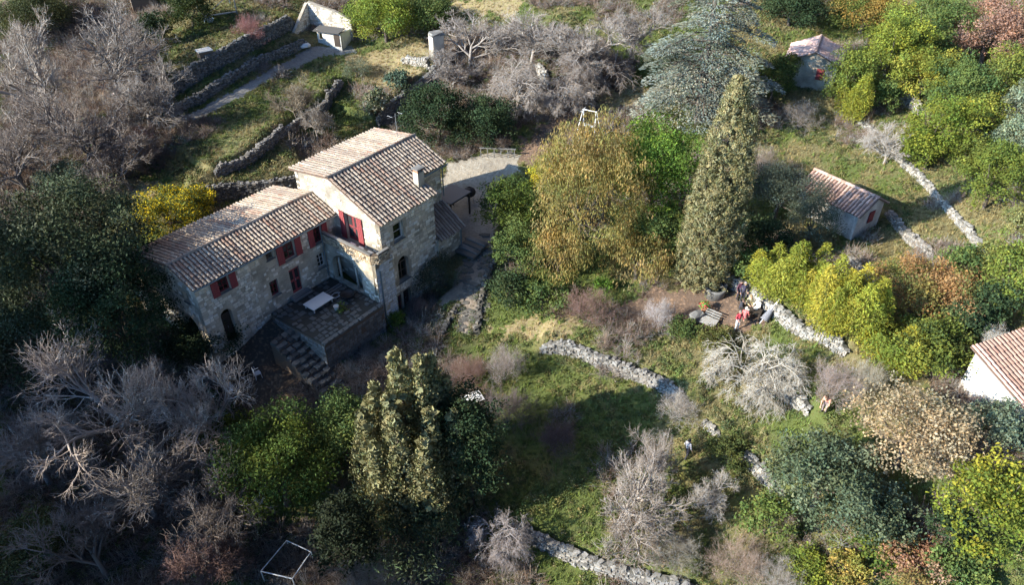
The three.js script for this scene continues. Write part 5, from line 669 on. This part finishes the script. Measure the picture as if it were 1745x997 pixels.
// leafless trees and shrubs: label, pixel, half width, height, kind, colour
const bs = { cat: 'shrub' };
for (const a of [
  ['bare_tree', 'leafless tree with thick sunlit trunk in the top left corner', 60, 120, 100, 11, 'tall', [.36, .31, .27], { stout: 1.5 }],
  ['bare_tree', 'leafless grey tree at the top, second from the left edge', 175, 70, 100, 9, 'spread', GR], ['bare_tree', 'leafless grey tree above the left end of the terrace walls', 235, 150, 80, 7, 'spread', GR],
  ['bare_tree', 'leafless tree in the middle of the left slope', 120, 200, 105, 9, 'spread', GB], ['bare_tree', 'leafless tree at the left edge above the holm oak', 20, 255, 85, 8, 'spread', GB], ['bare_tree', 'leafless tree between the left slope and the mimosa', 205, 265, 80, 6, 'spread', GB],
  ['bare_tree', 'small leafless tree right above the mimosa', 250, 235, 45, 4, 'spread', RB],
  ['bare_tree', 'large pale leafless tree in front of the holm oak, lower left', 190, 665, 150, 11, 'tall', [.42, .35, .3]], ['bare_tree', 'pale leafless tree left of the patio stairs', 340, 660, 95, 9, 'spread', [.42, .35, .3]], ['bare_tree', 'grey leafless tree at the left edge, lower left', 40, 750, 110, 8, 'spread', GR], ['bare_tree', 'grey leafless tree in the shade, centre of the lower left', 230, 810, 130, 8, 'spread', GR], ['bare_tree', 'leafless tree in the shade left of the laurel', 370, 830, 95, 7, 'spread', GB], ['bare_tree', 'leafless tree along the bottom edge, lower left', 150, 930, 110, 6, 'spread', GB], ['bare_tree', 'leafless tree at the bottom edge left of the pipe frame', 340, 940, 85, 5, 'spread', RB],
  ['bare_shrub', 'brown leafless shrub at the bottom edge right of the pipe frame', 630, 970, 85, 3.5, 'shrub', GB, bs],
  ['bare_tree', 'small leafless tree with yellow tinge standing on the upper lawn', 500, 165, 48, 5.5, 'spread', [.22, .18, .13]], ['bare_tree', 'slim leafless tree beside the curved lawn wall', 535, 200, 36, 4.5, 'spread', [.3, .26, .22]], ['bare_shrub', 'reddish leafless shrub on the upper terrace', 428, 42, 34, 3.2, 'shrub', [.3, .14, .13], bs],
  ['bare_tree', 'leafless drooping tree above the dark evergreens, top centre', 880, 150, 72, 6, 'weep', PB], ['bare_tree', 'leafless tree at the top centre, left', 800, 60, 80, 6, 'spread', PB], ['bare_tree', 'leafless tree at the top centre, middle', 905, 50, 80, 6.5, 'spread', PB], ['bare_tree', 'leafless tree at the top centre, right', 1000, 60, 85, 6.5, 'spread', PB], ['bare_tree', 'leafless tree left of the cedar', 1030, 110, 70, 6, 'weep', GB], ['bare_tree', 'grey leafless tree near the square pillar', 770, 110, 55, 4.5, 'spread', GR], ['bare_tree', 'leafless shrubby tree just above the swing frame', 960, 145, 60, 4.5, 'weep', PB], ['bare_tree', 'leafless tree touching the left boughs of the cedar', 1080, 40, 60, 6, 'spread', GR],
  ['bare_tree', 'broad weeping leafless grey tree below the picnic', 1288, 605, 92, 5, 'weep', [.4, .365, .31]], ['bare_shrub', 'whitish leafless shrub left of the slatted loungers', 1122, 528, 34, 2.6, 'shrub', [.45, .41, .4], bs], ['bare_shrub', 'reddish brown leafless shrub under the ochre tree', 1000, 520, 66, 2.8, 'shrub', RB, bs], ['bare_shrub', 'pale upright leafless shrub below the tower path', 862, 615, 44, 3.4, 'shrub', [.34, .29, .27], bs], ['bare_shrub', 'dark brown leafless shrub left of the pale upright one', 800, 630, 50, 2.4, 'shrub', RB, bs], ['bare_shrub', 'dark leafless shrub in the shade beside the pale sheet', 860, 690, 62, 3, 'shrub', [.15, .12, .12], bs], ['bare_shrub', 'dark leafless shrub in the shaded lawn, left', 945, 745, 44, 2.6, 'shrub', [.14, .1, .1], bs],
  ['bare_tree', 'grey weeping leafless tree near the bottom left end of the long wall', 852, 895, 62, 4, 'weep', [.3, .265, .26]], ['bare_tree', 'large leafless tree on the lower lawn', 1068, 835, 100, 6, 'spread', PB], ['bare_tree', 'leafless tree behind the large one on the lower lawn', 1115, 770, 52, 5, 'tall', PB], ['bare_tree', 'small leafless tree right of the large one on the lower lawn', 1198, 825, 50, 3.6, 'spread', GL], ['bare_shrub', 'pale twiggy shrub beside the end of the half shaded wall', 1158, 692, 46, 2.4, 'shrub', [.4, .36, .32], bs], ['bare_shrub', 'brownish leafless thicket at the bottom, right of the long wall', 1260, 945, 78, 3.2, 'shrub', [.32, .24, .19], bs], ['bare_shrub', 'pale leafless thicket right of the brownish one at the bottom', 1330, 985, 60, 2.6, 'shrub', GL, bs], ['bare_shrub', 'leafless shrub left of the blue green tree', 1335, 885, 36, 2.6, 'shrub', [.34, .26, .2], bs], ['bare_shrub', 'thin leafless shrub above the end of the long wall', 1150, 935, 60, 2.4, 'shrub', [.33, .3, .25], bs],
  ['bare_shrub', 'pinkish leafless shrub between the picnic wall and the tan oak', 1428, 648, 62, 3.2, 'shrub', [.36, .29, .26], bs], ['bare_shrub', 'pale leafless shrub left of the tan oak top', 1480, 640, 40, 3, 'shrub', [.4, .36, .28], bs], ['bare_shrub', 'white twigged shrub behind the white walled cabin', 1692, 572, 28, 2.4, 'shrub', [.5, .47, .43], bs], ['bare_shrub', 'dark red leafless shrub on the corner of the white walled cabin', 1724, 655, 20, 2.2, 'shrub', [.2, .09, .08], bs], ['bare_shrub', 'brown leafless shrub against the sunlit cabin wall', 1662, 685, 20, 1.9, 'shrub', [.22, .16, .15], bs],
  ['bare_tree', 'thin leafless tree on the meadow beside the terrace wall', 1520, 235, 48, 4.5, 'spread', GL], ['bare_shrub', 'leafless shrub under the pink roofed cabin', 1365, 190, 42, 3, 'shrub', GR, bs], ['bare_shrub', 'leafless shrub between the cypress and the olive trees', 1295, 270, 42, 3.5, 'shrub', [.32, .26, .22], bs], ['bare_shrub', 'pale leafless shrub at the right edge above the meadow', 1715, 190, 42, 3.4, 'shrub', [.42, .37, .31], bs], ['bare_shrub', 'leafless shrub at the right edge beside the meadow', 1735, 325, 28, 2.8, 'shrub', [.36, .3, .27], bs], ['bare_shrub', 'twiggy shrub leaning on the tower foot', 715, 520, 26, 1.8, 'shrub', RB, bs],
]) bare(...a);
// trees on the spur out of view on the left, which break up its long shadow
{ rnd = RNG(88); for (let i = 0; i < 16; i++) { const x = -78 - rr(0, 8), z = 20 + i * 3 + rr(-1, 1), g = V(x, H(x, z), z), t = thing('hillside_tree', 'leafless tree on the slope left of the garden', 'tree', g, rr(0, 6), 'hillside trees left of the garden'), [a, b] = pick(BARE.tall); part('trunk', a, barkM(GB), t); part('branches', b, barkM(GR), t); t.scale.set(.9, .8, .9); } }

// tall evergreens just below the frame, whose shade lies over the lower lawn
{ rnd = RNG(89); const rows = [[-30, 35, 7.5, 'leftmost'], [-21, 37, 8.5, 'second'], [-12, 36, 8, 'third'], [-3, 37.5, 7, 'rightmost']]; for (const [x, z, h, w] of rows) { const t = thing('hillside_evergreen', `tall evergreen below the bottom edge of the garden, ${w} of four`, 'tree', V(x, H(x, z), z), 0, 'evergreens below the garden'), tb = new TB(), tt = new TB(); for (let i = 0; i < 60; i++) { const d = unit(), k = rr(.4, 1); clump(tb, V(d.x * 4.2 * k, h + d.y * (h - 1) * k, d.z * 3.4 * k), 1.2, 60, { cols: K.dark, leaf: .4 }); } tube(tt, [V(0, -.5, 0), V(.1, h * .5, 0), V(0, h * 1.5, .1)], .35, .08, 7, C(.12, .1, .08)); part('trunk', tt.geo(), vcol(.95), t); part('crown', tb.geo(), leafMat(.2), t); } }
// ---------------------------------------------------------------- ground cover
rnd = RNG(91);
function scatter(name, label, geo, mat, n, test, size, colour, cat) {
  const im = new THREE.InstancedMesh(geo, mat, n), m = new THREE.Matrix4(), q = new THREE.Quaternion(), e = new THREE.Euler(); let k = 0, tries = 0;
  while (k < n && tries++ < n * 12) { const x = rr(-58, 56), z = rr(-48, 30), zn = zoneAt(x, z); if (!test(x, z, kinds[zn])) continue; const d = V(x, 0, z).sub(EYE); const [u, v] = toUV(x, z); if ((u > -19.9 && u < -.2 && v > -16.8 && v < -4.2) || (u > -15.2 && u < -9 && v > -9.3 && v < -3.5)) continue; if (Math.abs(x) > 12 + .78 * -d.z) continue; const y = H(x, z), s = size(x, z); e.set(rr(-.15, .15), rr(0, 6.28), rr(-.15, .15)); q.setFromEuler(e); m.compose(V(x, y - .02, z), q, V(s, s * rr(.7, 1.2), s)); im.setMatrixAt(k, m); im.setColorAt(k, colour(x, z)); k++; }
  im.count = k; im.name = name; im.castShadow = im.receiveShadow = true; scene.add(im); return tag(im, label, cat, null, 'stuff');
}
const tuft = (() => { const tb = new TB(), w = C(1, 1, 1); rnd = RNG(5); for (let i = 0; i < 9; i++) { const a = rr(0, 6.28), l = rr(.5, 1), o = V(rr(-.35, .35), 0, rr(-.35, .35)), s = V(Math.cos(a), 0, Math.sin(a)), t = V(-s.z, 0, s.x).multiplyScalar(rr(.2, .7)); tb.tri(o.clone().addScaledVector(s, -.09), o.clone().addScaledVector(s, .09), V(o.x + t.x, l, o.z + t.z), w); } return tb.geo(); })();
const weed = (() => { const tb = new TB(), w = C(1, 1, 1); rnd = RNG(6); for (let i = 0; i < 46; i++) { const d = unit(); d.y = Math.abs(d.y); leaf(tb, d.clone().multiplyScalar(rr(.35, 1)), unit(), d.clone().add(unit()).normalize(), rr(.22, .42), .2, w); } return tb.geo(); })();
const twigs = (() => { const tb = new TB(), w = C(1, 1, 1); rnd = RNG(8); for (let i = 0; i < 16; i++) { const d = unit(); d.y = Math.abs(d.y) * .9 + .1; const p = V(rr(-.2, .2), 0, rr(-.2, .2)), m = p.clone().addScaledVector(d, .5).addScaledVector(unit(), .12), e = m.clone().addScaledVector(d, .5).addScaledVector(unit(), .25); tube(tb, [p, m, e], .018, .008, 3, w); for (let k = 0; k < 2; k++) tube(tb, [m.clone(), m.clone().addScaledVector(unit(), .4)], .01, .005, 3, w); } return tb.geo(); })();
const gm = new THREE.MeshStandardMaterial({ roughness: .9, side: THREE.DoubleSide });
rnd = RNG(92);
scatter('grass', 'rough green and dry grass covering the terraces', tuft, gm, 170000, (x, z, k) => k === 'grass' || (k === 'straw' && rnd() < .5) || (k === 'litter' && rnd() < .06), () => .1 + .3 * rnd() * rnd() + .05 * rnd(), (x, z) => { const g = greenness(x, z), k = kinds[zoneAt(x, z)]; if (k === 'straw') return jit([.34, .26, .13], .25); const c = rnd() < g ? [.13, .17, .034] : [.25, .205, .09]; return jit(c, .42); }, 'grass');
scatter('weeds', 'low leafy weeds and brambles over the rough ground', weed, gm, 22000, (x, z, k) => (k === 'grass' && vn(x * .35 + 7, z * .35) > .5) || ((k === 'litter' || k === 'shade') && vn(x * .3, z * .3 + 9) > .5), () => rr(.14, .42), (x, z) => jit(pick([[.1, .135, .035], [.15, .16, .045], [.06, .085, .028], [.2, .175, .07]]), .25), 'weeds');
{ rnd = RNG(93); const N = 2600, im = new THREE.InstancedMesh(weed, gm, N), m = new THREE.Matrix4(), q = new THREE.Quaternion(), e = new THREE.Euler(); for (let i = 0; i < N; i++) { const w = WALLS[Math.floor(rnd() * WALLS.length)], k = Math.floor(rnd() * (w.P.length - 1)), t = rnd(), [ax, az] = w.P[k], [bx, bz] = w.P[k + 1], l = Math.hypot(bx - ax, bz - az), o = (rnd() < .5 ? -1 : 1) * rr(.25, .75), x = ax + (bx - ax) * t - (bz - az) / l * o, z = az + (bz - az) * t + (bx - ax) / l * o, s = .08 + .3 * rnd() * rnd(); e.set(0, rr(0, 6.28), 0); q.setFromEuler(e); m.compose(V(x, H(x, z) - .03, z), q, V(s, s * rr(.7, 1.3), s)); im.setMatrixAt(i, m); im.setColorAt(i, jit(pick([[.09, .12, .035], [.2, .17, .08], [.06, .085, .03]]), .3)); } im.name = 'wall_weeds'; scene.add(im); tag(im, 'weeds growing along the feet and tops of the terrace walls', 'weeds', null, 'stuff'); }
scatter('brushwood', 'dry twiggy brush on the leaf littered ground', twigs, gm, 14000, (x, z, k) => (k === 'litter' || k === 'shade' || (k === 'grass' && vn(x * .28 + 3, z * .28 + 31) > .66)), () => rr(.4, 1.0), () => jit(pick([[.26, .2, .165], [.2, .14, .11], [.32, .28, .24]]), .2), 'brush');
shadow(scene);
renderer.render(scene, camera);
